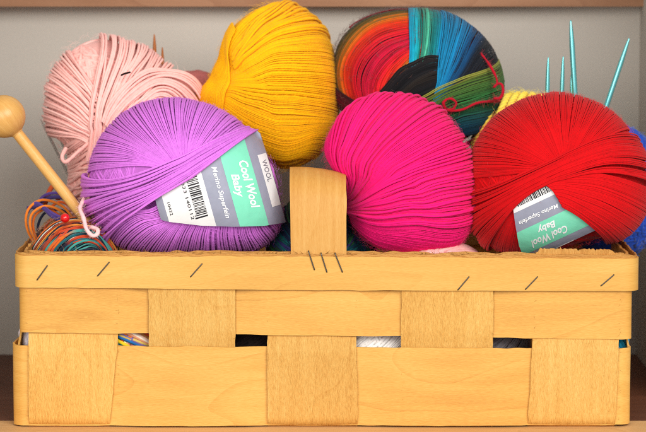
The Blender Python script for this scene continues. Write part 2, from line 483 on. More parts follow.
class Band:
    """paper band lying over a ball: layout coordinates (a along the text, b across it, in pixels)"""
    def __init__(self, ball, to_px, bmin, bmax, amin, amax, flat=0.93, h=0.0022, tail=None):
        self.ball, self.to_px, self.bmin, self.bmax, self.amin, self.amax, self.flat, self.h, self.tail = ball, to_px, bmin, bmax, amin, amax, flat, h, tail

    def at(self, a, b, lift=0.0):
        bb = np.minimum(b, self.bmax); over = np.maximum(b - self.bmax, 0)
        px = self.to_px(a, bb); B = self.ball; dive = np.maximum(104 - bb, 0) if self.tail else 0 * bb
        q = px - B.c; th = np.arctan2(q[..., 1], q[..., 0])
        r = np.hypot(q[..., 0], q[..., 1]) / B.Rout(th)
        dep = B.rd * np.sqrt(np.maximum(1 - (self.flat * r) ** 2, 0.02)) + self.h
        p = B.C + B.s * (q[..., :1] * B.r - q[..., 1:] * B.u) + dep[..., None] * B.n
        p = p - (dive ** 1.5 * 0.10 * B.s)[..., None] * B.n
        # past the folded edge the band turns away behind the ball
        p = p - (over * B.s)[..., None] * B.n + (np.minimum(over, 6) * 0.12 * B.s)[..., None] * B.r
        # local outward direction
        side = (np.cos(th)[..., None] * B.r - np.sin(th)[..., None] * B.u)
        nn = norm(side * (self.flat * r * 0.6)[..., None] + B.n * np.sqrt(np.maximum(1 - (self.flat * r * .7) ** 2, 0.05))[..., None])
        return p + nn * lift

    def patch(self, mb, b0, b1, a0=None, a1=None, lift=0.0, nb=30, na=30, slack=0.0, mi=0):
        b = np.linspace(b0, b1, nb)
        lo = self.amin(np.minimum(b, self.bmax)); hi = self.amax(np.minimum(b, self.bmax))
        if a0 is not None: lo = np.maximum(lo, a0)
        if a1 is not None: hi = np.minimum(hi, a1)
        if np.any(hi - lo < 0.3): 
            k = hi - lo >= 0.3
            if k.sum() < 2: return False
            b, lo, hi = b[k], lo[k], hi[k]; nb = len(b)
        t = np.linspace(0, 1, na)
        A = lo[:, None] + (hi - lo)[:, None] * t[None]; Bm = np.repeat(b[:, None], na, 1)
        grid(mb, self.at(A, Bm, lift), flip=True, mi=mi)
        return True


def text_mesh(body, size, shear=0.0, bold=0.0):
    cu = bpy.data.curves.new('lettering', 'FONT'); cu.body = body; cu.size = size; cu.shear = shear
    cu.align_x = 'CENTER'; cu.align_y = 'CENTER'; cu.offset = bold; cu.resolution_u = 3
    o = bpy.data.objects.new('lettering_source', cu); COL.objects.link(o)
    dg = bpy.context.evaluated_depsgraph_get(); dg.update()
    me = bpy.data.meshes.new_from_object(o.evaluated_get(dg))
    bpy.data.objects.remove(o); bpy.data.curves.remove(cu)
    return me


def band_text(band, body, ac, bc, length, height, mat, parent, shear=0.0, bold=0.0, lift=0.00035, name='lettering'):
    me = text_mesh(body, 1.0, shear, bold)
    v = np.empty(len(me.vertices) * 3, np.float32); me.vertices.foreach_get('co', v); v = v.reshape(-1, 3)
    lo, hi = v.min(0), v.max(0)
    x = (v[:, 0] - (lo[0] + hi[0]) / 2) / (hi[0] - lo[0]) * length
    y = (v[:, 1] - (lo[1] + hi[1]) / 2) / (hi[1] - lo[1]) * height
    a, b = ac + x, bc + y
    p = band.at(a, np.minimum(b, band.bmax - 0.3), lift)
    # the part of the writing that lies under the strands is left there
    off = np.array(parent.parent.location) if parent.parent else np.array(parent.location)
    ok = (a > band.amin(b) + 0.4) & (a < band.amax(b) - 0.4) & (b > band.bmin + .3) & (b < band.bmax - .3)
    if not ok.all():
        import bmesh
        bm = bmesh.new(); bm.from_mesh(me); bm.verts.ensure_lookup_table()
        bmesh.ops.delete(bm, geom=[bm.verts[int(k)] for k in np.nonzero(~ok)[0]], context='VERTS')
        bm.to_mesh(me); bm.free(); p = p[ok]
    me.vertices.foreach_set('co', (p - off).astype(np.float32).ravel()); me.update()
    me.materials.clear(); me.materials.append(mat)
    o = bpy.data.objects.new(name, me); COL.objects.link(o); o.parent = parent
    return o


def dress_band(band, root, sticker=True, cool='Cool Wool', show_num=True):
    mb = MB(); band.patch(mb, band.bmin, band.bmax, nb=50, na=40)
    if band.tail: band.patch(mb, band.bmax, band.bmax + band.tail, nb=14, na=40)
    pb = mb.build('paper_band', BODY, root)
    mb = MB(); band.patch(mb, 169, 197, lift=0.00012); mb.build('mint_stripe', MINT, pb)
    mb = MB(); band.patch(mb, max(104, band.bmin), 147, lift=0.00012); mb.build('white_panel', WHITE, pb)
    if sticker:
        mb = MB(); band.patch(mb, 205, band.bmax - 0.2, 219, 272, lift=0.00016); mb.build('white_sticker', WHITE, pb)
        band_text(band, 'WOOL', 236, 209.8, 22, 4.6, PRINT_G, pb)
    band_text(band, 'Cool Wool', 244, 189.0, 48, 9.0, PRINT_W, pb, 0.25, 0.028)
    band_text(band, 'Baby', 242, 176.5, 24, 10.0, PRINT_W, pb, 0.25, 0.028)
    band_text(band, 'Merino Superfein', 244, 159.5, 52, 6.4, PRINT_W, pb, 0.25, 0.02)
    mb = MB(); a = 206.0; g = np.random.default_rng(3)
    while a < 262:
        w = g.choice([0.55, 0.55, 0.9, 1.4])
        b1 = 142.0
        band.patch(mb, 131 if 210 < a < 258 else 129.5, b1, a, a + w, lift=0.0003, nb=6, na=2)
        a += w + g.choice([0.5, 0.6, 0.9, 1.3])
    mb.build('barcode', PRINT_K, pb)
    if show_num:
        band_text(band, '033 140112', 243, 127, 38, 2.9, PRINT_K, pb)
        band_text(band, '10422', 246, 108.5, 13, 2.7, PRINT_K, pb)


# ================================================================== THE SETTING
WALL = plain_mat('grey_wall_paint', (194, 187, 177), 0.9, noise=0.05, nscale=900, bump=0.0003)
SHELF = wood_mat('brown_shelf_veneer', (84, 48, 32), (104, 62, 42), (124, 78, 54), along=6, across=120)
LIP = wood_mat('pale_shelf_lipping', (200, 150, 92), (220, 172, 112), (232, 190, 134), along=8, across=300)
RAIL = wood_mat('rail_wood', (138, 92, 62), (158, 112, 80), (176, 130, 98), along=5, across=140)


def box(mb, x0, x1, y0, y1, z0, z1):
    c = [((x0, y0), (x1, y0)), ((x1, y0), (x1, y1)), ((x1, y1), (x0, y1)), ((x0, y1), (x0, y0))]
    for (p, q) in c:
        P = np.array([[[p[0], p[1], z0], [p[0], p[1], z1]], [[q[0], q[1], z0], [q[0], q[1], z1]]])
        L = math.hypot(q[0] - p[0], q[1] - p[1])
        grid(mb, P, uv=np.array([[[0, 0], [0, z1 - z0]], [[L, 0], [L, z1 - z0]]]))
    for z, f in ((z1, False), (z0, True)):
        P = np.array([[[x0, y0, z], [x0, y1, z]], [[x1, y0, z], [x1, y1, z]]])
        grid(mb, P, f, uv=np.array([[[0, 0], [0, y1 - y0]], [[x1 - x0, 0], [x1 - x0, y1 - y0]]]))


WY = 0.27
mb = MB(); box(mb, -0.9, 0.9, WY, WY + 0.02, -0.02, 0.62)
tag(mb.build('back_wall', WALL, smooth=False), 'grey painted back wall behind the basket', None, kind='structure')
mb = MB(); box(mb, -0.9, 0.9, 0.020, WY, -0.022, -0.0004)
tag(mb.build('shelf_board', SHELF, smooth=False), 'brown shelf board under the basket', None, kind='structure')
mb = MB(); box(mb, -0.9, 0.9, -0.06, 0.020, -0.022, 0.0)
tag(mb.build('shelf_edge', LIP, smooth=False), 'pale wooden front edge of the shelf', None, kind='structure')
mb = MB(); box(mb, 0.2165, 0.236, 0.08, WY, 0.0, 0.62)
tag(mb.build('cabinet_side', WALL, smooth=False), 'unseen grey painted side wall of the shelf', None, kind='structure')
mb = MB(); box(mb, -0.262, -0.242, -0.06, WY, 0.0, 0.62)  # left side, out of view; added to darken the wall on the left
tag(mb.build('cabinet_side', WALL, smooth=False), 'unseen grey painted side wall of the shelf', None, kind='structure')
zr = Z(6.5, WY - 0.018)
mb = MB(); box(mb, -0.9, 0.9, WY - 0.018, WY, zr, zr + 0.06)
tag(mb.build('wall_rail', RAIL, smooth=False), 'brown wooden rail along the wall', None, kind='structure')

# ================================================================== THE BASKET
basket = thing('splint_basket', (0, 0.11, 0), 'woven wooden splint basket full of yarn with stapled rim and strap handle', 'basket')
BY = 0.215                                   # back of the basket
VERT = [(28, 118), (148, 235), (267, 357), (402, 493), (534, 620)]
SLANT = [(0, -9), (1, 0), (1, 1), (0, 0), (-5, -4)]
TH = 0.0011
AMP = 0.0011


def rect_path(x0, x1, y0, y1, rc, step=0.002):
    pts, nrm = [], []
    def line(a, b, n):
        k = max(2, int(math.hypot(b[0] - a[0], b[1] - a[1]) / step))
        for i in range(k):
            t = i / k; pts.append((a[0] + (b[0] - a[0]) * t, a[1] + (b[1] - a[1]) * t)); nrm.append(n)
    def arc(c, a0):
        for i in range(8):
            t = math.radians(a0 + 90 * i / 8); pts.append((c[0] + rc * math.cos(t), c[1] + rc * math.sin(t))); nrm.append((math.cos(t), math.sin(t)))
    line(((x0 + x1) / 2, y1), (x0 + rc, y1), (0, 1)); arc((x0 + rc, y1 - rc), 90)
    line((x0, y1 - rc), (x0, y0 + rc), (-1, 0)); arc((x0 + rc, y0 + rc), 180)
    line((x0 + rc, y0), (x1 - rc, y0), (0, -1)); arc((x1 - rc, y0 + rc), 270)
    line((x1, y0 + rc), (x1, y1 - rc), (1, 0)); arc((x1 - rc, y1 - rc), 0)
    line((x1 - rc, y1), ((x0 + x1) / 2, y1), (0, 1)); pts.append(((x0 + x1) / 2, y1)); nrm.append((0, 1))
    return np.array(pts), np.array(nrm)


vx, vs = [], []
for i, (l, r) in enumerate(VERT):
    vx += [X(l) - 0.003, X(r) + 0.003]; vs += [(-1) ** i] * 2
vx[0] = X(34); vx[-1] = X(614)


def rim_splinters(m):
    n = 150; s = np.linspace(0, 1, 4)[None, :, None]
    sx = X(22) + (X(632) - X(22)) * rng.random(n); sz = np.interp(sx, [X(15), X(638)], [Z(252.5), Z(255.5)]) + 0.0002 * rng.normal(size=n)
    p0 = np.stack([sx, -0.0012 + 0.0035 * rng.random(n), sz], -1)
    dv = norm(np.stack([rng.normal(size=n), 0.6 * rng.normal(size=n), np.abs(rng.normal(size=n)) * 0.6 + 0.1], -1)) * (0.0012 + 0.003 * rng.random((n, 1)) ** 2)
    tubes(m, p0[:, None] + dv[:, None] * s + np.array([0, 0, 0.0006]) * s ** 2, np.array([1.0, 0.8, 0.5, 0.15])[None] * (0.00008 + 0.00016 * rng.random((n, 1))), None, 4)


def side_splinters(m, l, r):
    for e in (l, r):
        k = 18; z0 = Z(428) + (Z(292) - Z(428)) * rng.random(k); s = np.linspace(0, 1, 4)[None, :, None]
        p0 = np.stack([np.full(k, X(e)), np.full(k, -0.0014), z0], -1)
        d = norm(np.stack([rng.normal(size=k), -np.abs(rng.normal(size=k)) * .5, 1.5 * rng.normal(size=k)], -1)) * (0.0008 + 0.0022 * rng.random((k, 1)))
        tubes(m, p0[:, None] + d[:, None] * s, np.array([1.0, 0.8, 0.5, 0.2])[None] * np.full((k, 1), 0.00009), None, 4)


def hoop(name, px0, px1, ztop, zbot, sign, base, mat, rows=7, thick=TH, rag=0.0003, tilt=0.0, bow=0.0, drop=None):
    """a splint bent all the way round the basket; ztop / zbot at the left and right of the front"""
    p, n = rect_path(X(px0), X(px1), 0.0, BY, 0.0055)
    I = len(p)
    off = np.full(I, base)
    if sign:
        front = n[:, 1] < -0.5
        off = off + np.where(front, sign * AMP * np.interp(p[:, 0], vx, vs), 0)
        side = np.abs(n[:, 0]) > 0.99
        off = off + np.where(side, sign * AMP * np.cos(p[:, 1] / BY * 3 * math.pi + math.pi), 0)
        k = np.hanning(9); k /= k.sum(); off = np.convolve(np.pad(off, 4, 'edge'), k, 'valid')
    off = off + snoise(I, 30, 0.00025)
    tx = (p[:, 0] - X(15)) / (X(638) - X(15))
    zt = ztop[0] + (ztop[1] - ztop[0]) * tx + snoise(I, 3, rag * .8) + snoise(I, 70, rag * .7)
    zb = zbot[0] + (zbot[1] - zbot[0]) * tx + snoise(I, 4, rag * 0.4) + snoise(I, 70, rag * .7)
    t = np.linspace(0, 1, rows)
    z = zb[:, None] + (zt - zb)[:, None] * t[None]
    xy = p + n * off[:, None]
    lean = (0.5 - t)[None, :] * tilt + bow * np.sin(t * math.pi)[None, :]
    P = np.stack([xy[:, 0:1] + n[:, 0:1] * lean, xy[:, 1:2] + n[:, 1:2] * lean, z], -1)
    NN = np.stack([n[:, 0], n[:, 1], np.zeros(I)], -1)[:, None, :].repeat(rows, 1)
    L = np.concatenate([[0], np.cumsum(np.linalg.norm(np.diff(p, axis=0), axis=1))])
    uv = np.stack([L[:, None].repeat(rows, 1), z], -1) + rng.random(2) * 7
    m = MB(); sheet(m, P[:, ::-1], NN[:, ::-1], thick, uv[:, ::-1])
    if name == 'inner_rim': rim_splinters(m)
    return m.build(name, mat, basket)


hoop('upper_splint', 19.5, 632, (Z(280), Z(282)), (Z(332.5), Z(339)), 1, 0.0, SPLINT_H)
hoop('lower_splint', 14, 630, (Z(345.5), Z(348.5)), (Z(425.5), Z(425)), -1, 0.0005, SPLINT_H, rows=9)
hoop('rim_band', 20, 633, (Z(255, -.003), Z(258.5, -.003)), (Z(288, -.003), Z(291, -.003)), 0, 0.0030, RIM_W, rag=0.00025)
hoop('inner_rim', 20, 633, (Z(251, .003), Z(253, .003)), (Z(285), Z(287)), 0, -0.0030, RIM_IN, thick=0.0016, rag=0.0005)
hoop('rim_filler', 20, 633, (Z(252.5, .0), Z(255.5, .0)), (Z(281), Z(281)), 0, 0.0018, RIM_IN, thick=0.0010, rag=0.0006)

# upright splints: up the front, under the bottom, up the back
ZG = (Z(330), Z(349))


def upright(px, i, along_x=True):
    sgn = -((-1) ** i)                         # -1: behind the upper splint, in front of the lower one
    x0, x1 = X(px[0]), X(px[1]); J = 13
    zs = np.linspace(Z(276), 0.006, 60)
    o = np.interp(zs, [ZG[1], ZG[0]], [-sgn, sgn]) * AMP * 1.0
    k = np.hanning(9); k /= k.sum(); o = np.convolve(np.pad(o, 4, 'edge'), k, 'valid')
    fy = -o; fy = fy - 0.0004 * (sgn < 0) * (zs < ZG[1])
    ang = np.linspace(0, math.pi / 2, 9)[1:]; rc = 0.0055
    yb = fy[-1] + rc - rc * np.cos(ang); zb = 0.0062 - rc * np.sin(ang)
    yy = np.concatenate([fy, yb, np.linspace(fy[-1] + 0.01, BY - 0.01, 40)]); zz = np.concatenate([zs, zb, np.full(40, 0.0007 + 0.0006 * (i % 2))])
    ang2 = ang[::-1]
    yy = np.concatenate([yy, BY - rc + rc * np.cos(ang2), np.full(30, BY + 0.0005)])
    zz = np.concatenate([zz, 0.0062 - rc * np.sin(ang2), np.linspace(0.008, Z(276), 30)])
    I = len(yy)
    T = norm(np.gradient(np.stack([yy, zz], -1), axis=0)); nn = np.stack([np.zeros(I), T[:, 1], -T[:, 0]], -1)
    t = np.linspace(0, 1, J)
    fall = np.clip((Z(333) - zz) / Z(333), 0, 1) * (yy < 0.02) * 0.000588
    lx = x0 + fall * SLANT[i][0] + snoise(I, 4, 0.00016) + snoise(I, 60, 0.0004); rx = x1 + fall * SLANT[i][1] + snoise(I, 4, 0.00018) + snoise(I, 60, 0.0004)
    P = np.stack([lx[:, None] + (rx - lx)[:, None] * t[None], yy[:, None].repeat(J, 1), zz[:, None].repeat(J, 1)], -1)
    # the veneer cups a little across its width
    cup = (0.5 - 2 * (t - 0.5) ** 2) * 0.0006
    NN = nn[:, None, :].repeat(J, 1)
    P = P + NN * -cup[None, :, None] * -1
    L = np.concatenate([[0], np.cumsum(np.hypot(np.diff(yy), np.diff(zz)))])
    uv = np.stack([L[:, None].repeat(J, 1), P[..., 0]], -1) + rng.random(2) * 7
    m = MB(); sheet(m, P, NN * -1, TH, uv)
    side_splinters(m, *px); return m.build('upright_splint', SPLINT_V, basket)


for i, p in enumerate(VERT): upright(p, i)
for i in range(3):                              # cross splints of the two ends, running under the whole bottom
    yc = 0.035 + i * 0.072; J = 9
    zs = np.linspace(Z(276), 0.008, 40); xl, xr = X(18), X(629)
    o = np.interp(zs, [ZG[1], ZG[0]], [1, -1]) * (-1) ** i * AMP
    ang = np.linspace(0, math.pi / 2, 9)[1:]; rc = 0.0055
    xx = np.concatenate([xl - o, xl - o[-1] + rc - rc * np.cos(ang), np.linspace(xl + 0.012, xr - 0.012, 60),
                         xr + o[-1] - rc + rc * np.cos(ang[::-1]), (xr + o)[::-1]])
    zz = np.concatenate([zs, 0.008 - rc * np.sin(ang), np.full(60, 0.0026), 0.008 - rc * np.sin(ang[::-1]), zs[::-1]])
    I = len(xx); T = norm(np.gradient(np.stack([xx, zz], -1), axis=0)); nn = np.stack([T[:, 1], np.zeros(I), -T[:, 0]], -1)
    t = np.linspace(-0.027, 0.027, J)
    P = np.stack([xx[:, None].repeat(J, 1), yc + t[None, :].repeat(I, 0), zz[:, None].repeat(J, 1)], -1)
    L = np.concatenate([[0], np.cumsum(np.hypot(np.diff(xx), np.diff(zz)))])
    uv = np.stack([L[:, None].repeat(J, 1), P[..., 1]], -1) + rng.random(2) * 7
    m = MB(); sheet(m, P, nn[:, None, :].repeat(J, 1), TH, uv); m.build('cross_splint', SPLINT_V, basket)

# torn end of the inner rim strip standing above the rim
m = MB(); I = 70; J = 4
xs = np.linspace(X(535), X(621), I); zt = np.interp(np.arange(I), [0, 4, 60, 69], [Z(254), Z(248.5), Z(249.5), Z(256)]) + rng.normal(size=I) * 0.00035
zl = np.full(I, Z(272)); t = np.linspace(0, 1, J)
P = np.stack([xs[:, None].repeat(J, 1), np.full((I, J), 0.0003) - 0.0010 * t[None] + 0.0002 * rng.normal(size=(I, 1)), zl[:, None] + (zt - zl)[:, None] * t[None]], -1)
uv = np.stack([P[..., 2], P[..., 0]], -1) + 3.3
sheet(m, P[:, ::-1], np.broadcast_to(np.array([0, -1.0, 0]), P.shape), 0.0022, uv[:, ::-1]); m.build('torn_splint', RIM_IN, basket)

# strap handle, stapled inside the rim and pressed back over the yarn
hp = [(0.0005, Z(292)), (0.0003, Z(270)), (0.0002, Z(240)), (0.0008, Z(218)), (0.003, Z(198, .003)), (0.0075, Z(183.5, .0075)), (0.0145, Z(174, .0145)), (0.025, Z(168.5, .025)), (0.045, Z(171, .045)), (0.075, Z(190, .075)), (0.10, Z(208, .1)), (0.115, Z(235, .115))]
hc = catmull(hp, 110); I = len(hc); J = 11
T = norm(np.gradient(hc, axis=0)); nn = np.stack([np.zeros(I), -T[:, 1], T[:, 0]], -1)
t = np.linspace(0, 1, J)
lx = np.interp(hc[:, 1], [Z(254), Z(172)], [X(291), X(289.5)]) + snoise(I, 6, 0.0002)
rx = np.interp(hc[:, 1], [Z(254), Z(172)], [X(346.5), X(346)]) + snoise(I, 6, 0.0002)
P = np.stack([lx[:, None] + (rx - lx)[:, None] * t[None], hc[:, :1].repeat(J, 1), hc[:, 1:].repeat(J, 1)], -1)
up = np.clip((hc[:, 1] - Z(200)) / (Z(170) - Z(200)), 0, 1)
P[..., 2] -= up[:, None] * (t[None] ** 2) * 0.0045
P = P + nn[:, None, :] * ((0.5 - 2 * (t - .5) ** 2) * 0.0008)[None, :, None]
L = np.concatenate([[0], np.cumsum(np.linalg.norm(np.diff(hc, axis=0), axis=1))])
uv = np.stack([L[:, None].repeat(J, 1), P[..., 0]], -1) + 5.1
m = MB(); sheet(m, P, nn[:, None, :].repeat(J, 1), 0.0014, uv); m.build('handle', HANDLE_W, basket)

# staples
for (x, y, x2, y2) in [(37, 280, 47, 266), (97.5, 276, 109, 262.5), (190.5, 277, 202, 264), (308.5, 251.5, 314.5, 270), (321, 253.5, 327, 272.5), (335, 253.5, 342.5, 272.5), (458, 290, 469, 277), (525.5, 289.5, 537.5, 277), (601, 286, 614, 275)]:
    a, b = U(x, y, -0.0045), U(x2, y2, -0.0045)
    a[1] = b[1] = -0.0040; d = norm(b - a); inn = np.array([0, 0.0022, 0])
    m = MB(); c = catmull([a + inn, a + inn * .3, a + d * .0005, (a + b) / 2 + np.array([0, -0.0001, 0]), b - d * .0005, b + inn * .3, b + inn], 22)
    tubes(m, c, 0.00036, None, 8); m.build('staple', STAPLE, basket)

# ================================================================== YARN
LOOPY = dict(M=44)
# ---- purple ball
c_pur = lin((214, 120, 219))
HOLLOW_AT = (151, 207)
pur = Ball((183, 178), 0.048, [(280, 200), (276, 176), (262, 152), (246, 132), (225, 115), (197, 104), (162, 101), (138, 107), (118, 120), (103, 138), (93, 160), (89, 182), (91, 203), (98, 224), (113, 241), (140, 250), (185, 253), (230, 253), (262, 247), (279, 228)], 0.050)
pur.hollow = (HOLLOW_AT, 15, 0.022)
root = thing('yarn_ball', base_of(pur), 'purple merino yarn ball with the grey and mint paper band facing forwards', 'yarn ball', 'yarn balls heaped in the basket')
mb = MB(); r = 0.00094
core(mb, pur, r, c_pur * 0.8)
winding(mb, pur, (-0.2, 0.1, 1), 62, 150, r, c_pur, h=-1.45 * r, hgrow=0.6)
family(mb, pur, [[(84, 172), (110, 168), (140, 166), (172, 170)], [(86, 142), (120, 147), (150, 158), (176, 170)], [(108, 105), (124, 124), (152, 148), (178, 170)], [(135, 90), (142, 107), (160, 138), (181, 170)], [(165, 84), (164, 102), (172, 135), (183, 168)], [(200, 86), (195, 104), (187, 135), (186, 166)], [(236, 100), (222, 114), (202, 140), (190, 164)], [(262, 128), (243, 132), (218, 146), (196, 162)]], 84, r, c_pur, (1.2, 1.6), pack=1.03, rmin=.45)
family(mb, pur, [[(165, 200), (150, 208), (135, 210), (116, 223), (102, 240), (92, 252)], [(172, 206), (158, 215), (140, 218), (122, 232), (108, 252)], [(178, 210), (165, 221), (148, 228), (132, 243), (120, 264)], [(185, 210), (175, 223), (164, 234), (154, 249), (146, 270)], [(200, 210), (196, 224), (190, 236), (186, 252), (184, 270)], [(225, 210), (225, 226), (224, 237), (226, 252), (229, 270)], [(250, 212), (254, 226), (258, 235), (266, 246), (278, 262)], [(268, 208), (279, 221), (283, 228), (294, 240)]], 78, r, c_pur, (1.8, 1.2), sink=2.6, pack=0.96, rmin=.5)
family(mb, pur, [[(80, 172), (108, 178), (150, 169), (200, 148), (246, 130), (266, 118)], [(80, 190), (112, 187), (155, 175), (204, 151), (246, 132), (266, 121)], [(82, 212), (112, 200), (158, 183), (205, 157), (245, 135), (266, 124)], [(92, 236), (116, 215), (155, 194), (200, 166), (243, 138), (264, 126)], [(104, 250), (123, 225), (154, 199), (193, 176), (238, 142), (262, 128)]], 40, r, c_pur, (2.8, 5.8), hj=0.4, wob=0.4, xj=0.05)
fuzz(mb, pur, 1700, 0.0030, 0.00003, c_pur, h0=0.0012)
mb.build('wound_thread', YARN, root)
pa, pbv = np.array([0.268, 0.963]), np.array([0.963, -0.268])
def topx_p(a, b): return np.asarray(a)[..., None] * pa + np.asarray(b)[..., None] * pbv
def edge(pts, A, B, off=(0, 0), fb=None):
    q = np.array(pts, float); a = q @ A; b = q @ B
    if fb: a, b = fb(a, b)
    k = np.argsort(b); a, b = a[k], b[k]
    return lambda x: np.interp(x, b, a)
band = Band(pur, topx_p, 97, 214.5, edge([(140, 200), (190, 172), (234, 140), (251, 131), (257, 131), (262, 136)], pa, pbv), edge([(146, 211), (156, 217), (168, 220.5), (200, 224.5), (232, 226), (262, 225.5), (283.5, 223)], pa, pbv), tail=26)
dress_band(band, root)

# ---- red ball
c_red = lin((206, 6, 14))
red = Ball((556, 174), 0.050, [(646, 185), (642, 160), (633, 140), (620, 122), (600, 106), (578, 98), (560, 94), (540, 96), (515, 105), (495, 118), (480, 138), (471, 160), (469, 185), (472, 210), (480, 232), (495, 248), (520, 256), (545, 253), (566, 248), (584, 241), (600, 237), (614, 237), (632, 224), (643, 204)], 0.050)
root = thing('yarn_ball', base_of(red), 'bright red merino yarn ball with an upside down paper band', 'yarn ball', 'yarn balls heaped in the basket')
mb = MB(); r = 0.00084
core(mb, red, r, c_red * 0.8)
winding(mb, red, (-0.1, 0.05, 1), 62, 180, r, c_red, h=-1.45 * r, hgrow=0.6)
family(mb, red, [[(462, 180), (500, 176), (548, 170)], [(460, 152), (505, 155), (552, 168)], [(480, 118), (512, 136), (556, 166)], [(505, 90), (526, 118), (558, 163)], [(535, 76), (543, 108), (561, 160)], [(565, 74), (563, 108), (564, 158)], [(598, 80), (584, 114), (568, 156)], [(622, 98), (600, 122), (574, 156)], [(645, 122), (613, 134), (582, 154)]], 138, r, c_red, (1.1, 1.5), pack=1.06, rmin=.4)
family(mb, red, [[(532, 186), (510, 203), (490, 226), (473, 254)], [(533, 190), (514, 212), (499, 240), (488, 268)], [(534, 196), (520, 220), (513, 248), (509, 274)], [(540, 200), (528, 225), (524, 250), (522, 276)]], 44, r, c_red, (1.6, 1.0))
family(mb, red, [[(540, 180), (570, 174), (610, 176), (664, 196)], [(548, 185), (580, 185), (615, 195), (660, 218)], [(554, 190), (585, 199), (615, 214), (652, 240)], [(558, 196), (584, 210), (608, 228), (636, 256)], [(562, 203), (582, 216), (600, 233), (616, 258)]], 70, r, c_red, (4.4, 5.2))
family(mb, red, [[(456, 195), (488, 188), (530, 171), (570, 152), (610, 137), (652, 134)], [(458, 215), (490, 202), (532, 180), (572, 161), (615, 148), (660, 152)], [(468, 242), (494, 216), (530, 190), (570, 171), (615, 160), (662, 168)], [(482, 260), (503, 226), (528, 196), (562, 179), (612, 173), (664, 186)]], 50, r, c_red, (3.0, 5.2), hj=0.4, wob=0.4, xj=0.04)
fuzz(mb, red, 1700, 0.0030, 0.00003, c_red, h0=0.0012)
mb.build('wound_thread', YARN, root)
ra, rbv = np.array([-0.9, 0.435]), np.array([0.435, 0.9])
def topx_r(a, b): return ((np.asarray(a) - 243) * 0.8 - 394)[..., None] * ra + ((np.asarray(b) - 147) / 1.2 + 416)[..., None] * rbv
fb = lambda a, b: ((a + 394) / 0.8 + 243, (b - 416) * 1.2 + 147)
band = Band(red, topx_r, 123, 206, edge([(535, 178), (553, 190), (566, 202), (584, 214), (601, 221), (606, 224)], ra, rbv, fb=fb), edge([(519, 180), (514, 198), (517, 222), (521, 245), (530, 268), (540, 275)], ra, rbv, fb=fb), h=0.0020)
dress_band(band, root, sticker=True, show_num=True)

# ---- magenta ball
c_mag = lin((244, 22, 118))
mag = Ball((402, 175), 0.052, [(473, 195), (471, 165), (462, 140), (447, 118), (425, 103), (400, 97), (375, 98), (352, 108), (334, 128), (325, 150), (330, 166), (341, 180), (350, 198), (351, 212), (354, 226), (362, 239), (378, 248), (400, 251), (430, 250), (455, 246), (468, 234), (473, 215)], 0.046)
root = thing('yarn_ball', base_of(mag), 'magenta pink yarn ball beside the strap handle', 'yarn ball', 'yarn balls heaped in the basket')
mb = MB(); r = 0.00076
core(mb, mag, r, c_mag * 0.8)
winding(mb, mag, (-1, -0.4, 0.3), 60, 150, r, c_mag, h=-1.45 * r, hgrow=0.6)
MG = [[(345, 198), (351, 192), (337, 172), (324, 150), (312, 140)], [(345, 199), (352, 192), (340, 168), (336, 140), (345, 105), (352, 92)], [(345, 200), (353, 193), (347, 168), (354, 138), (376, 103), (388, 84)], [(344, 201), (354, 194), (360, 168), (378, 134), (408, 104), (428, 84)], [(344, 202), (356, 196), (374, 170), (404, 138), (440, 115), (464, 96)], [(343, 203), (358, 199), (388, 174), (424, 152), (462, 136), (490, 118)], [(343, 205), (358, 203), (394, 186), (432, 170), (470, 160), (496, 148)], [(343, 207), (358, 206), (396, 198), (434, 188), (472, 180), (500, 174)], [(343, 209), (358, 210), (396, 210), (436, 206), (472, 200), (500, 198)], [(343, 212), (357, 215), (394, 223), (434, 224), (471, 219), (498, 220)], [(345, 218), (358, 222), (390, 235), (430, 240), (464, 236), (490, 242)], [(348, 226), (360, 230), (382, 245), (420, 252), (455, 250), (482, 262)]]
family(mb, mag, MG, 160, r, c_mag, (1.1, 1.3), xj=0.003)
family(mb, mag, [MG[1], MG[2], MG[3], MG[4]], 26, r, c_mag, (2.6, 3.2), hj=0.4, jit=1.0, wob=0.6, pack=9)
family(mb, mag, [MG[5], MG[7], MG[9]], 22, r, c_mag, (2.6, 2.8), hj=0.4, jit=1.0, wob=0.6, pack=9, rmin=.6)
fuzz(mb, mag, 1700, 0.0030, 0.00003, c_mag, h0=0.0012)
mb.build('wound_thread', YARN, root)

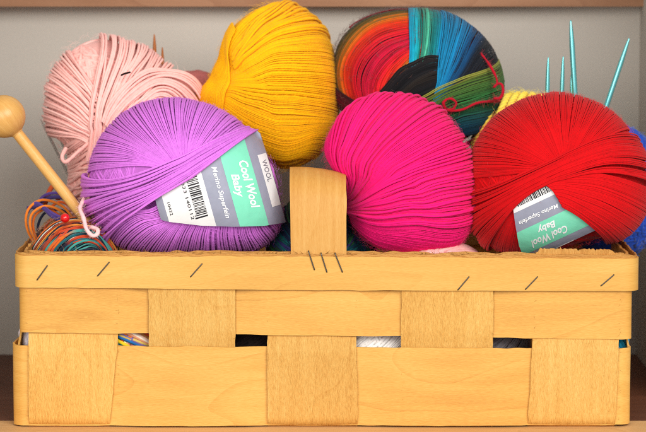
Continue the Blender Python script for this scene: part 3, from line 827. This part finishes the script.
# ---- yellow ball
c_yel = lin((255, 184, 6))
yel = Ball((268, 88), 0.130, [(337, 105), (338, 80), (333, 55), (322, 30), (305, 13), (288, 4), (272, 4), (255, 10), (240, 21), (226, 36), (221, 60), (211, 80), (198, 96), (200, 118), (215, 135), (235, 148), (262, 162), (290, 170), (312, 160), (328, 141), (337, 122)], 0.046)
root = thing('yarn_ball', base_of(yel), 'golden yellow yarn ball standing tallest behind the handle', 'yarn ball', 'yarn balls heaped in the basket')
mb = MB(); r = 0.00080
core(mb, yel, r, c_yel * 0.75)
winding(mb, yel, (-0.9, 0.1, 0.3), 60, 140, r, c_yel, h=-1.45 * r, hgrow=0.6)
family(mb, yel, [[(222, 52), (228, 42), (243, 23), (262, 10), (280, 0), (296, -16)], [(226, 66), (231, 60), (246, 35), (268, 17), (296, 8), (322, 0)], [(228, 76), (233, 68), (251, 45), (280, 27), (314, 22), (342, 18)], [(229, 80), (235, 72), (258, 54), (290, 42), (324, 40), (352, 44)], [(229, 84), (236, 76), (262, 64), (295, 57), (331, 60), (358, 66)], [(228, 86), (236, 81), (265, 76), (300, 75), (336, 80), (360, 88)], [(226, 90), (234, 87), (265, 90), (300, 92), (335, 98), (358, 108)], [(224, 96), (232, 94), (260, 103), (295, 109), (330, 114), (352, 124)], [(222, 102), (229, 102), (255, 118), (290, 126), (325, 124), (346, 128)], [(218, 108), (226, 112), (250, 132), (285, 144), (316, 136), (336, 142)], [(212, 118), (222, 122), (245, 146), (275, 158), (302, 156), (322, 164)]], 138, r, c_yel, (1.0, 1.3), xj=0.003)
family(mb, yel, [[(236, 58), (243, 45), (256, 24), (276, 9), (290, -6)], [(236, 64), (246, 48), (262, 30), (284, 16), (304, 2)], [(238, 70), (256, 52), (285, 36), (318, 32), (340, 34)]], 20, r, c_yel, (2.6, 2.8), hj=0.4, jit=1.0, wob=0.6, pack=9, rmin=.6)
family(mb, yel, [[(232, 22), (226, 40), (220, 62), (210, 82), (194, 99), (182, 112)], [(234, 26), (228, 48), (222, 74), (212, 100), (204, 128)], [(236, 30), (230, 56), (226, 84), (220, 106), (215, 132)], [(238, 34), (232, 62), (229, 92), (226, 116), (224, 134)]], 44, r, c_yel, (2.2, 4.0))
fuzz(mb, yel, 1700, 0.0030, 0.00003, c_yel, h0=0.0012)
mb.build('wound_thread', YARN, root)

# ---- multicoloured ball
mul = Ball((416, 78), 0.125, [(498, 88), (494, 66), (484, 46), (466, 29), (440, 16), (410, 12), (385, 14), (360, 23), (343, 38), (336, 55), (335, 80), (340, 102), (355, 122), (385, 136), (420, 143), (452, 144), (473, 134), (489, 112)], 0.044)
root = thing('yarn_ball', base_of(mul), 'multicoloured fuzzy yarn ball in red, orange, teal, black and green bands', 'yarn ball', 'yarn balls heaped in the basket')
mb = MB(); r = 0.00058
core(mb, mul, r, lin((60, 10, 18)))
winding(mb, mul, (0.2, 1, 0.2), 70, 190, r, lin((92, 10, 26)), h=-1.45 * r, hgrow=0.6, amt=0.15)
fam = lambda g, n, st, h, **k: family(mb, mul, g, n, r, lambda t: ramp(st, np.clip(t + 0.025 * rng.normal(size=len(t)), 0, 1)), h, K=5, amt=0.28, wob=0.45, rmin=0.6, **k)
fam([[(352, 128), (340, 104), (334, 78), (340, 44), (372, 16), (408, 6), (424, 8)], [(358, 120), (344, 96), (340, 72), (350, 44), (380, 21), (424, 14)], [(363, 116), (352, 96), (348, 72), (358, 48), (385, 28), (424, 21)], [(368, 112), (359, 94), (357, 74), (368, 52), (391, 37), (424, 29)], [(374, 110), (367, 94), (367, 77), (378, 58), (398, 45), (424, 36)], [(380, 108), (376, 94), (378, 79), (389, 63), (405, 51), (424, 43)], [(388, 106), (386, 94), (389, 81), (398, 67), (409, 57), (424, 50)], [(400, 100), (397, 92), (399, 82), (405, 72), (413, 64), (424, 58)]], 176,
    [(0, (50, 42, 22)), (.16, (66, 62, 28)), (.25, (112, 80, 28)), (.31, (190, 98, 24)), (.38, (196, 80, 22)), (.46, (198, 40, 22)), (.58, (190, 18, 32)), (.72, (178, 14, 52)), (.84, (196, 22, 30)), (.92, (206, 60, 24)), (1, (226, 136, 40))], (1.2, 2.6))
fam([[(326, 78), (344, 91), (364, 103), (390, 116)], [(326, 88), (344, 100), (364, 112), (390, 124)], [(330, 100), (348, 110), (366, 120), (390, 132)]], 40, [(0, (40, 14, 20)), (.4, (96, 14, 34)), (1, (60, 10, 24))], (4.2, 4.8))
fam([[(352, 30), (362, 19), (380, 13), (400, 9), (418, 4)], [(350, 26), (362, 15), (380, 9), (400, 4), (418, -2)]], 14, [(0, (150, 18, 40)), (1, (120, 14, 40))], (3.2, 3.6))
fam([[(407, -4), (409, 14), (410, 40), (410, 58), (409, 68)], [(421, -3), (424, 15), (424, 40), (422, 56), (420, 66)], [(440, -2), (441, 18), (439, 42), (437, 60), (435, 72)]], 52,
    [(0, (16, 120, 160)), (.2, (24, 160, 178)), (.38, (22, 110, 96)), (.55, (70, 160, 130)), (.7, (18, 112, 110)), (.85, (20, 130, 140)), (1, (16, 118, 170))], (4.0, 4.4), )
fam([[(362, 112), (384, 90), (405, 67), (425, 58), (442, 58)], [(368, 116), (394, 93), (415, 75), (432, 68), (446, 68)], [(374, 122), (400, 101), (420, 86), (438, 80), (450, 80)], [(384, 130), (410, 110), (428, 97), (442, 92), (455, 90)]], 96, [(0, (30, 24, 24)), (.3, (20, 22, 26)), (.5, (36, 32, 28)), (.7, (18, 20, 24)), (1, (28, 34, 28))], (4.6, 5.6))
fam([[(441, -2), (441, 18), (439, 48), (436, 76), (432, 100)], [(460, 4), (453, 28), (445, 58), (437, 86), (430, 106)], [(478, 16), (464, 38), (453, 64), (441, 88), (432, 108)], [(498, 38), (478, 52), (463, 74), (449, 90), (438, 108)], [(512, 60), (489, 68), (473, 82), (459, 92), (448, 108)]], 84,
    [(0, (18, 112, 150)), (.22, (22, 130, 178)), (.42, (14, 84, 130)), (.55, (18, 62, 100)), (.66, (22, 28, 38)), (1, (18, 18, 22))], (6.2, 6.6))
fam([[(398, 120), (424, 94), (455, 79), (486, 67), (506, 54)], [(402, 126), (430, 101), (460, 87), (491, 77), (514, 68)], [(408, 134), (440, 111), (468, 101), (494, 93), (516, 90)], [(416, 142), (447, 123), (472, 115), (492, 109), (512, 112)], [(428, 150), (452, 135), (470, 129), (486, 123), (502, 128)]], 90,
    [(0, (124, 126, 50)), (.08, (84, 112, 44)), (.3, (44, 104, 50)), (.5, (30, 84, 56)), (.7, (20, 74, 88)), (.85, (18, 58, 84)), (1, (22, 40, 60))], (7.2, 7.6))
fam([[(438, 156), (456, 140), (474, 130), (490, 122), (504, 126)], [(446, 162), (462, 150), (478, 140), (490, 134), (500, 142)]], 16, [(0, (110, 12, 40)), (1, (70, 8, 24))], (8, 8.2))
fuzz(mb, mul, 3000, 0.0035, 0.00004, lin((96, 66, 60)), h0=0.002)
mb.build('wound_thread', FUZZY, root)
def on_front(ball, px, h):
    e = ball.e_of(np.array(px, float)); return ball.at(e, np.full(len(e), h))[0]
tail_px = [(431, 117), (437, 109), (441, 105), (439.5, 99), (445, 95.5), (450.5, 99), (447.5, 104.5), (442, 105), (448, 106), (457, 104.5), (468, 99.5), (478, 98), (488, 97.5)]
pt = on_front(mul, tail_px, 0.0075)
fr = np.array([U(494, 98.5, .085), U(500, 98, .085), U(503, 92, .086), U(502, 85, .087), U(498, 83.5, .088), U(494, 87, .088), U(497, 83, .09), U(496, 77, .090), U(492, 69, .092), U(487, 61, .095), U(481, 54, .098), U(476, 51, .106)])
mb = MB(); cl = catmull(np.concatenate([pt, fr]), 220)
tubes(mb, cl, (0.00078 * (1 + snoise(220, 5, .12)))[None], None, 7, lin((178, 16, 38)), taper=True)
fuzz_line(mb, cl, 500, 0.0022, 0.00004, lin((170, 20, 40)), 0.00078)
mb.build('loose_end', FUZZY, root)

# ---- chunky pink skein
c_pk = lin((255, 192, 183))
pk = Ball((112, 122), 0.120, [(196, 98), (189, 80), (178, 73), (165, 70), (150, 56), (125, 45), (100, 39), (82, 44), (70, 54), (58, 65), (52, 78), (49, 100), (48, 120), (52, 134), (64, 142), (70, 155), (72, 172), (69, 190), (64, 206), (76, 224), (100, 232), (130, 226), (155, 195), (178, 150), (194, 118)], 0.040)
root = thing('yarn_skein', base_of(pk), 'pale pink chunky yarn skein with loose loops behind the purple ball', 'yarn skein')
mb = MB(); r = 0.00135
core(mb, pk, r, c_pk * 0.85)
winding(mb, pk, (0.2, 1, 0.3), 60, 90, r, c_pk, h=-1.45 * r, hgrow=0.6, wig=0.03)
fam = lambda g, n, h, **k: family(mb, pk, g, n, r, c_pk, h, hj=0.35, wob=0.5, rmin=.6, **k)
fam([[(48, 158), (78, 138), (105, 124), (140, 113), (170, 112)], [(52, 168), (84, 148), (110, 138), (150, 130), (180, 130)], [(58, 180), (86, 165), (112, 156), (150, 150)], [(56, 200), (86, 184), (112, 176), (150, 170)], [(54, 222), (84, 202), (108, 196), (140, 190)], [(64, 240), (86, 218), (108, 210), (140, 206)]], 34, (1.2, 1.2))
fam([[(60, 36), (74, 56), (88, 78), (98, 98)], [(42, 50), (59, 66), (80, 86), (97, 106)], [(34, 70), (52, 80), (76, 98), (96, 118)], [(32, 94), (50, 101), (73, 113), (94, 127)], [(32, 120), (49, 119), (71, 126), (92, 135)], [(38, 146), (53, 134), (72, 135), (90, 141)]], 38, (1.4, 2.0))
fam([[(96, 20), (102, 46), (97, 85), (93, 130), (88, 156)], [(114, 24), (116, 52), (106, 90), (98, 132), (94, 156)], [(136, 30), (131, 58), (116, 90), (106, 128)], [(158, 40), (147, 64), (128, 92), (114, 122)], [(182, 58), (164, 74), (143, 95), (124, 120)]], 32, (2.6, 2.8))
fam([[(104, 122), (120, 94), (148, 75), (180, 78), (204, 108)], [(108, 126), (127, 101), (152, 85), (176, 90), (192, 114)], [(114, 130), (134, 110), (153, 97), (168, 102), (176, 122)], [(124, 132), (140, 116), (153, 107), (160, 112), (164, 128)]], 24, (4.2, 4.6))
fuzz(mb, pk, 500, 0.004, 0.00004, c_pk, h0=0.003)
mb.build('wound_thread', CHUNKY, root)
mb = MB()
cl = catmull([U(90, 182, .050), U(86, 194, .036), U(82, 203, .028), U(80, 209, .022), U(83.5, 218, .016), U(86.5, 229, .012), U(92, 235.5, .010), U(97, 234.5, .010), U(97.5, 229.5, .012), U(91.5, 227.5, .016), U(88, 229, .022)], 110)
tubes(mb, cl, (0.00125 * (1 + snoise(110, 4, .08)))[None], None, 8, lin((252, 200, 198)), taper=True)
fuzz_line(mb, cl, 260, 0.002, 0.00004, lin((252, 200, 198)), 0.0012); mb.build('loose_end', CHUNKY, root)
mb = MB(); cl = catmull([U(66, 148, .083), U(62, 157, .079), U(66, 162, .078), U(78, 152, .08), U(90, 142, .083), U(98, 138, .088)], 60)
tubes(mb, cl, (0.0012 * (1 + snoise(60, 4, .08)))[None], None, 8, c_pk); fuzz_line(mb, cl, 120, 0.002, 0.00004, c_pk, 0.0012)
mb.build('loose_loop', CHUNKY, root)
mb = MB(); tubes(mb, catmull([U(120.5, 75.5, .0765), U(125, 73.5, .0760), U(131, 72, .0765)], 12), 0.0006, None, 6, lin((40, 26, 22)), taper=True)
mb.build('snag', YARN, root)

# ---- generic small balls further back or deep in the basket
def small_ball(name, c, y, rx, ry, rd, col, label, r=0.0009, cat='yarn ball', group='yarn balls heaped in the basket', axis=(0.3, 1, 0.3), beta=62, n=150, mat=None, wig=0.0, colfn=None, M=72, fz=None, K=5):
    b = Ball(c, y, circle_outline(c, rx, ry), rd)
    root = thing(name, base_of(b), label, cat, group)
    mb = MB(); core(mb, b, r, np.asarray(col) * 0.7)
    winding(mb, b, axis, beta, n, r, col, h=-0.4 * r, hgrow=2.0, M=M, wig=wig, colfn=colfn, amt=0.08, K=K)
    winding(mb, b, axis, beta - 14, n, r, col, h=1.2 * r, hgrow=1.6, M=M, wig=wig, colfn=colfn, amt=0.08, K=K, span=250, ph0=40)
    if fz: fuzz(mb, b, *fz)
    mb.build('wound_thread', mat or YARN, root)
    return b, root


small_ball('yarn_ball', (196, 108), 0.185, 34, 33, 0.022, lin((204, 120, 116)), 'dusty rose yarn ball peeping out between the pink skein and golden ball', axis=(0.2, 0.2, 1))
small_ball('yarn_ball', (436, 292), 0.052, 58, 48, 0.034, lin((244, 190, 184)), 'pale blush yarn ball mostly hidden under the magenta ball', r=0.0012, axis=(0, 0.2, 1), beta=80)

PAL = [(26, 40, 70), (18, 74, 92), (24, 110, 110), (60, 60, 120), (50, 110, 70), (24, 30, 44)]
def stripes(pal, runs=5):
    P = np.array([lin(p) for p in pal])
    def f(n, M):
        k = rng.integers(0, len(P), size=(n, runs + 1))
        x = np.linspace(0, runs - 0.001, M); i = x.astype(int); t = np.clip((x - i - 0.35) / 0.3, 0, 1)[None, :, None]
        return P[k[:, i]] * (1 - t) + P[k[:, np.minimum(i + 1, runs)]] * t
    return f
def banded(pal, cyc):
    P = np.array([lin(p) for p in pal])
    def f(n, M):
        x = np.arange(n) / n * cyc * len(P); i = x.astype(int); t = np.clip((x - i - .6) / .4, 0, 1)[:, None]
        c = P[i % len(P)] * (1 - t) + P[(i + 1) % len(P)] * t
        return c[:, None, :].repeat(M, 1)
    return f
small_ball('yarn_ball', (321, 250), 0.080, 50, 54, 0.036, lin((24, 60, 80)), 'dark blue and green striped yarn ball tucked behind the strap handle', axis=(0.25, 0.1, 1), beta=76, colfn=banded(PAL, 5))

# seen through the slots of the weave
PAL2 = [(230, 120, 30), (40, 110, 180), (240, 200, 40), (30, 60, 110), (60, 140, 80), (200, 60, 30), (240, 230, 210)]
small_ball('yarn_ball', (128, 330), 0.052, 56, 52, 0.044, lin((200, 110, 40)), 'rainbow striped yarn ball showing through a slot in the weave', r=0.0013, n=110, axis=(1, 0.1, 0.2), beta=70, colfn=banded(PAL2, 8))
small_ball('yarn_ball', (250, 345), 0.062, 50, 48, 0.044, lin((36, 26, 24)), 'filler yarn ball, near black to darken a slot near the middle', r=0.0011, n=110, axis=(0.2, 1, 0.1))  # added filler; the shade behind the slot is put into its colour
small_ball('yarn_ball', (368, 342), 0.052, 50, 46, 0.044, lin((236, 232, 228)), 'white yarn ball showing through the slot below the handle', r=0.0011, n=110, axis=(0.15, 1, 0.1))
small_ball('yarn_ball', (482, 345), 0.058, 42, 46, 0.044, lin((120, 116, 120)), 'grey yarn ball showing through a slot under the red ball', r=0.0011, n=110, axis=(0.2, 1, 0.1))
small_ball('yarn_ball', (38, 336), 0.024, 12, 18, 0.012, lin((232, 226, 236)), 'white yarn ball in the front corner near the wooden needle', n=60, r=0.0011)
small_ball('yarn_ball', (610, 340), 0.024, 12, 18, 0.010, lin((40, 170, 214)), 'turquoise yarn ball in the front corner below the red ball', n=60, r=0.0011)

# ---- blue fuzzy ball
small_ball('yarn_ball', (614, 192), 0.110, 46, 62, 0.032, lin((36, 78, 186)), 'royal blue curly yarn ball squeezed behind the red ball', r=0.0014, n=120, wig=0.12, mat=CHUNKY, fz=(3500, 0.005, 0.00009, lin((70, 110, 205))), axis=(1, 0.3, 0.4), M=120)

# ---- thick yellow cabled skein
c_lem = lin((250, 220, 84))
b = Ball((520, 140), 0.118, [(565, 140), (560, 114), (545, 102), (530, 99), (515, 99), (500, 102), (489, 112), (482, 127), (478, 142), (484, 170), (510, 185), (545, 180)], 0.026)
root = thing('yarn_skein', base_of(b), 'lemon yellow thick plaited yarn skein behind the red ball', 'yarn skein')
mb = MB(); core(mb, b, 0.003, c_lem * 0.8)
G = [[(466, 140), (476, 122), (486, 104), (494, 88), (500, 76)], [(470, 150), (482, 128), (492, 108), (500, 92), (506, 78)], [(480, 160), (492, 136), (503, 112), (512, 92), (518, 76)], [(490, 166), (504, 140), (516, 114), (526, 92), (532, 74)], [(500, 170), (516, 140), (530, 115), (542, 95), (550, 78)], [(515, 175), (532, 145), (546, 118), (558, 104), (572, 92)]]
E = [catmull(b.e_of(np.array(g, float)), 120) for g in G]
E = [x for a_, b_ in zip(E[:-1], E[1:]) for x in (a_, (a_ + b_) / 2)] + E[-1:]
s = np.linspace(0, 1, 120)
for e in E:
    p, Nn = b.at(e, np.full(120, 0.0022)); T = norm(np.gradient(p, axis=0)); B_ = np.cross(T, Nn)
    for k in range(3):
        ph = s * 60 + k * 2 * math.pi / 3
        tubes(mb, p + (Nn * np.cos(ph)[:, None] + B_ * np.sin(ph)[:, None]) * 0.00125, 0.0012, None, 8, c_lem * (0.94 + 0.1 * rng.random()))
fuzz(mb, b, 900, 0.004, 0.00005, c_lem, h0=0.004)
mb.build('plaited_thread', CHUNKY, root)

# ---- striped hank spilling over the front corner
hk = Ball((70, 246), 0.050, [(116, 252), (110, 236), (98, 226), (84, 222), (66, 222), (50, 228), (38, 240), (32, 252), (40, 275), (70, 285), (105, 275)], 0.040)
root = thing('yarn_hank', base_of(hk), 'self striping hank of navy, orange, rust, white and purple strands in the corner', 'yarn hank')
mb = MB(); core(mb, hk, 0.0014, lin((20, 28, 40)))
PALH = [(24, 40, 58), (214, 104, 34), (28, 96, 104), (224, 214, 200), (170, 66, 30), (22, 34, 50), (230, 150, 60), (70, 150, 140), (30, 40, 56), (200, 70, 36)]
PH = np.array([lin(p) for p in PALH])
def hank_col(t):
    n = len(t); M = 44; i = (t * 19 + 0.3 * rng.normal(size=n)).astype(int).clip(0, 18)
    turn = 0.45 + 0.22 * np.sin(i * 2.3) + 0.03 * rng.normal(size=n)
    f = np.clip((np.linspace(0, 1, M)[None] - turn[:, None]) / 0.1, 0, 1)[..., None]
    A, B_ = PH[i % len(PH)], PH[(i * 3 + 4) % len(PH)]
    return A[:, None] * (1 - f) + B_[:, None] * f
HG = [[(28, 280), (36, 244), (58, 224), (86, 221), (118, 254)], [(40, 280), (46, 247), (64, 230), (88, 229), (113, 258)], [(52, 280), (57, 251), (72, 238), (90, 237), (108, 260)], [(64, 280), (68, 255), (80, 246), (92, 246), (103, 262)], [(78, 280), (80, 260), (88, 254), (95, 255), (98, 266)]]
family(mb, hk, HG, 70, 0.00074, hank_col, (1.2, 2.2), hj=0.7, wob=1.2)
family(mb, hk, [HG[1], HG[2], HG[3]], 18, 0.00074, hank_col, (3.0, 3.6), hj=0.4, jit=0.8, wob=1.0, xj=.05, pack=9)
# loose loops lying back over the corner
def loop(pts, col, r=0.00085, z=None):
    tubes(mb, catmull([U(*p) for p in pts], 60), r, None, 7, lin(col))
PU, OR, NA, RU = (84, 62, 130), (222, 122, 40), (36, 40, 62), (176, 74, 34)
loop([(38, 250, .06), (27, 228, .055), (28, 210, .055), (42, 200, .058), (62, 206, .062), (76, 222, .06)], OR)
loop([(42, 252, .06), (31, 230, .052), (32, 214, .051), (46, 206, .053), (64, 213, .058), (74, 228, .06)], OR)
loop([(44, 252, .06), (34, 232, .056), (35, 216, .056), (48, 209, .058), (62, 218, .06), (70, 230, .06)], (206, 100, 34))
loop([(26, 214, .058), (36, 203, .056), (52, 213, .05), (64, 219, .05), (74, 226, .055)], PU, .0010)
loop([(28, 208, .06), (40, 206, .054), (52, 216, .049), (62, 222, .05)], (70, 54, 112), .0013)
loop([(36, 206, .065), (44, 196, .066), (56, 193, .07), (72, 196, .075), (80, 205, .08)], PU, .0010)
loop([(34, 210, .068), (44, 200, .068), (58, 197, .07), (76, 202, .075)], (64, 52, 104), .0013)
loop([(40, 250, .07), (38, 226, .068), (46, 212, .068), (60, 210, .07), (72, 216, .075)], NA)
loop([(46, 254, .07), (44, 232, .064), (52, 220, .062), (66, 224, .062), (76, 232, .06)], RU)
loop([(50, 254, .066), (50, 236, .06), (58, 226, .058), (72, 230, .056), (84, 240, .05)], NA)
loop([(44, 206, .074), (50, 190, .076), (54, 186, .078), (58, 190, .08), (58, 200, .08)], RU, .0016)
loop([(52, 206, .062), (60, 202, .062), (70, 206, .064), (78, 214, .066)], (200, 90, 40))
loop([(34, 248, .045), (44, 248, .043), (56, 254, .042)], (220, 214, 206), .0011)
loop([(36, 244, .043), (46, 240, .040), (54, 248, .039), (60, 256, .040)], (200, 210, 220), .0011)
fuzz(mb, hk, 600, 0.003, 0.00005, lin((150, 110, 90)), h0=0.003)
mb.build('looped_thread', CHUNKY, root)

# ================================================================== TOOLS
BEECH = wood_mat('beech_needle', (206, 146, 66), (228, 172, 92), (242, 200, 126), rough=0.35, fig=0.4, along=10, across=500, bump=0.0001, spec=0.5)
BAMBOO = wood_mat('brown_needle', (150, 84, 36), (176, 104, 48), (196, 124, 62), rough=0.4, fig=0.3)
TEAL = plain_mat('turquoise_metal', (120, 206, 208), 0.28, 0.75, coat=0.3)
STEEL = plain_mat('grey_metal', (150, 146, 140), 0.35, 0.8)
GLOSS_RED = plain_mat('red_lacquer', (214, 10, 16), 0.18, coat=0.6)


def rod(mb, a, b, r, tip=0.012, tip_end='a', K=16):
    """needle shaft from a to b, tapering to a rounded point at a (and b)"""
    L = np.linalg.norm(b - a); d = (b - a) / L
    s = [0, 0.0004, 0.0012, 0.003, tip * .5, tip, L * .5]; rr = [0.08, .26, .38, .52, .78, 1.0, 1.0]
    if tip_end == 'both': s += [L - tip, L - tip * .5, L - .003, L - .0004, L]; rr += [1, .78, .5, .26, .08]
    else: s += [L]; rr += [1.0]
    s = np.array(s); P = a[None] + d[None] * s[:, None]
    tubes(mb, P, (np.array(rr) * r)[None], None, K)
    q = mb.uv[-1]; q[:, 0] *= 2 * r; q[:, 1] *= 2 * math.pi * r


# fat wooden needle with a ball end
ka, kb = U(4, 116.5, 0.040), U(102, 240, 0.046)
root = thing('knitting_needle', kb, 'fat pale wooden knitting needle with a round ball end leaning out of the basket', 'knitting needle')
d = norm(kb - ka); m = MB()
rod(m, kb + d * 0.03, ka + d * 0.008, 0.0034, 0.02); m.build('shaft', BEECH, root)
m = MB(); kr = 0.0128; n = 25
x = -np.cos(np.linspace(0, math.pi, n)); prof = np.sqrt(np.maximum(1 - x ** 2, 1e-5))
prof = np.where(x > 0.93, np.maximum(prof, 0.30), prof)
tubes(m, ka[None] + d[None] * (x * kr)[:, None], (prof * kr)[None], None, 40, uoff=False)
q = m.uv[-1]; q[:, 0] *= 0.02; q[:, 1] *= 0.05
m.build('ball_end', BEECH, root)

# turquoise needles
for (xa, ya, xb, yb, y, r, lab) in [(548.2, 57, 546.8, 118, .118, .00138, 'short turquoise needle first from the lemon skein, behind the red ball'),
                                   (563.2, 56, 561, 118, .118, .00138, 'short turquoise needle second from the lemon skein, close to the tallest one'),
                                   (570.6, 20, 576.5, 122, .112, .00172, 'tallest turquoise needle of the upright four behind the red ball'),
                                   (571.2, 74, 572.5, 122, .128, .00130, 'turquoise needle half hidden directly behind the tallest one'),
                                   (629.2, 38, 600, 125, .116, .00165, 'slanting turquoise needle leaning over the blue curly ball')]:
    a, b = U(xa, ya, y), U(xb, yb, y); b2 = b + (b - a) / np.linalg.norm(b - a) * 0.05
    m = MB(); rod(m, a, b2, r, 0.016, 'both')
    root = thing('knitting_needle', b2, lab, 'knitting needle', 'turquoise needles behind the red ball'); m.build('shaft', TEAL, root)
# brown wooden points
for (xa, ya, xb, yb, y, r, lab) in [(154.3, 34, 155.5, 95, .168, .00135, 'tall brown wooden needle point behind the pink skein'),
                                   (162.3, 47, 163.5, 95, .168, .00125, 'shorter brown wooden needle point near the golden yellow ball'),
                                   (150.3, 50, 151, 95, .172, .0008, 'thin brown wooden needle point, lowest of the three over the pink skein')]:
    a, b = U(xa, ya, y), U(xb, yb, y); b2 = b + (b - a) / np.linalg.norm(b - a) * 0.06
    m = MB(); rod(m, a, b2, r, 0.014, 'both')
    root = thing('knitting_needle', b2, lab, 'knitting needle', 'brown wooden needles behind the pink skein'); m.build('shaft', BAMBOO, root)
# thin grey needles at the side
for (xa, ya, xb, yb, y, lab) in [(40.5, 119, 72, 182, .165, 'thin grey metal needle, outer of two leaning against the pink skein'),
                                (57, 132, 76, 172, .160, 'thin grey metal needle, inner of two beside the pink skein')]:
    a, b = U(xa, ya, y), U(xb, yb, y); b2 = b + (b - a) / np.linalg.norm(b - a) * 0.05
    m = MB(); rod(m, a, b2, .0008, 0.008, 'both')
    root = thing('knitting_needle', b2, lab, 'knitting needle', 'grey metal needles beside the pink skein'); m.build('shaft', STEEL, root)

# red bead
bc = U(65, 218, 0.018); m = MB(); n = 25; a = np.linspace(0.0, 2 * math.pi, n)
root = thing('bead', bc - np.array([0, 0, .003]), 'small glossy red bead lying on the striped hank', 'bead')
R0 = 0.0028; hole = 0.0005
th = np.linspace(math.asin(hole / R0), math.pi - math.asin(hole / R0), 20)
prof = [(R0 * math.sin(t), R0 * math.cos(t)) for t in th] + [(hole, z) for z in np.linspace(-R0 * .98, R0 * .98, 5)]
ax = norm(np.array([0.5, 0.55, 0.6])); e1 = norm(np.cross(ax, [0, 0, 1])); e2 = np.cross(ax, e1)
P = np.array([[bc + ax * z + (e1 * math.cos(t) + e2 * math.sin(t)) * q for (q, z) in prof] for t in a])
grid(m, P); m.build('bead_body', GLOSS_RED, root)

# ================================================================== CAMERA, LIGHT
cd = bpy.data.cameras.new('camera'); cam = bpy.data.objects.new('camera', cd); COL.objects.link(cam)
cam.location = Vector(CAM); cam.rotation_euler = (math.pi / 2 - PITCH, 0, 0)
cd.sensor_width = 36.0; cd.sensor_fit = 'HORIZONTAL'; cd.lens = 36.0 * F / 646.0
cd.clip_start = 0.05; cd.clip_end = 50
cd.dof.use_dof = True; cd.dof.focus_distance = 1.50; cd.dof.aperture_fstop = 14.0
scene.camera = cam


def area(name, loc, target, sx, sy, power, col):
    l = bpy.data.lights.new(name, 'AREA'); l.shape = 'RECTANGLE'; l.size = sx; l.size_y = sy; l.energy = power; l.color = col
    o = bpy.data.objects.new(name, l); COL.objects.link(o); o.location = loc
    o.rotation_euler = (Vector(target) - Vector(loc)).to_track_quat('-Z', 'Y').to_euler()
    return o


area('window_light', (0.70, -1.65, 1.02), (0, 0.05, 0.12), 1.1, 0.9, 34, (1.0, 0.97, 0.93))
area('fill_light', (-0.55, -1.9, 0.6), (0, 0.05, 0.12), 1.0, 1.0, 23, (1.0, 0.95, 0.88))  # added fill lamp from the left, flattens the shading
w = bpy.data.worlds.new('World'); scene.world = w; w.use_nodes = True
bg = w.node_tree.nodes['Background']; bg.inputs[0].default_value = (0.9, 0.95, 1.0, 1); bg.inputs[1].default_value = 0.50
scene.view_settings.view_transform = 'Standard'; scene.view_settings.look = 'None'
scene.view_settings.exposure = -0.09; scene.view_settings.gamma = 1.0
scene.cycles.use_denoising = False
scene.cycles.filter_width = 1.1
scene.cycles.max_bounces = 8
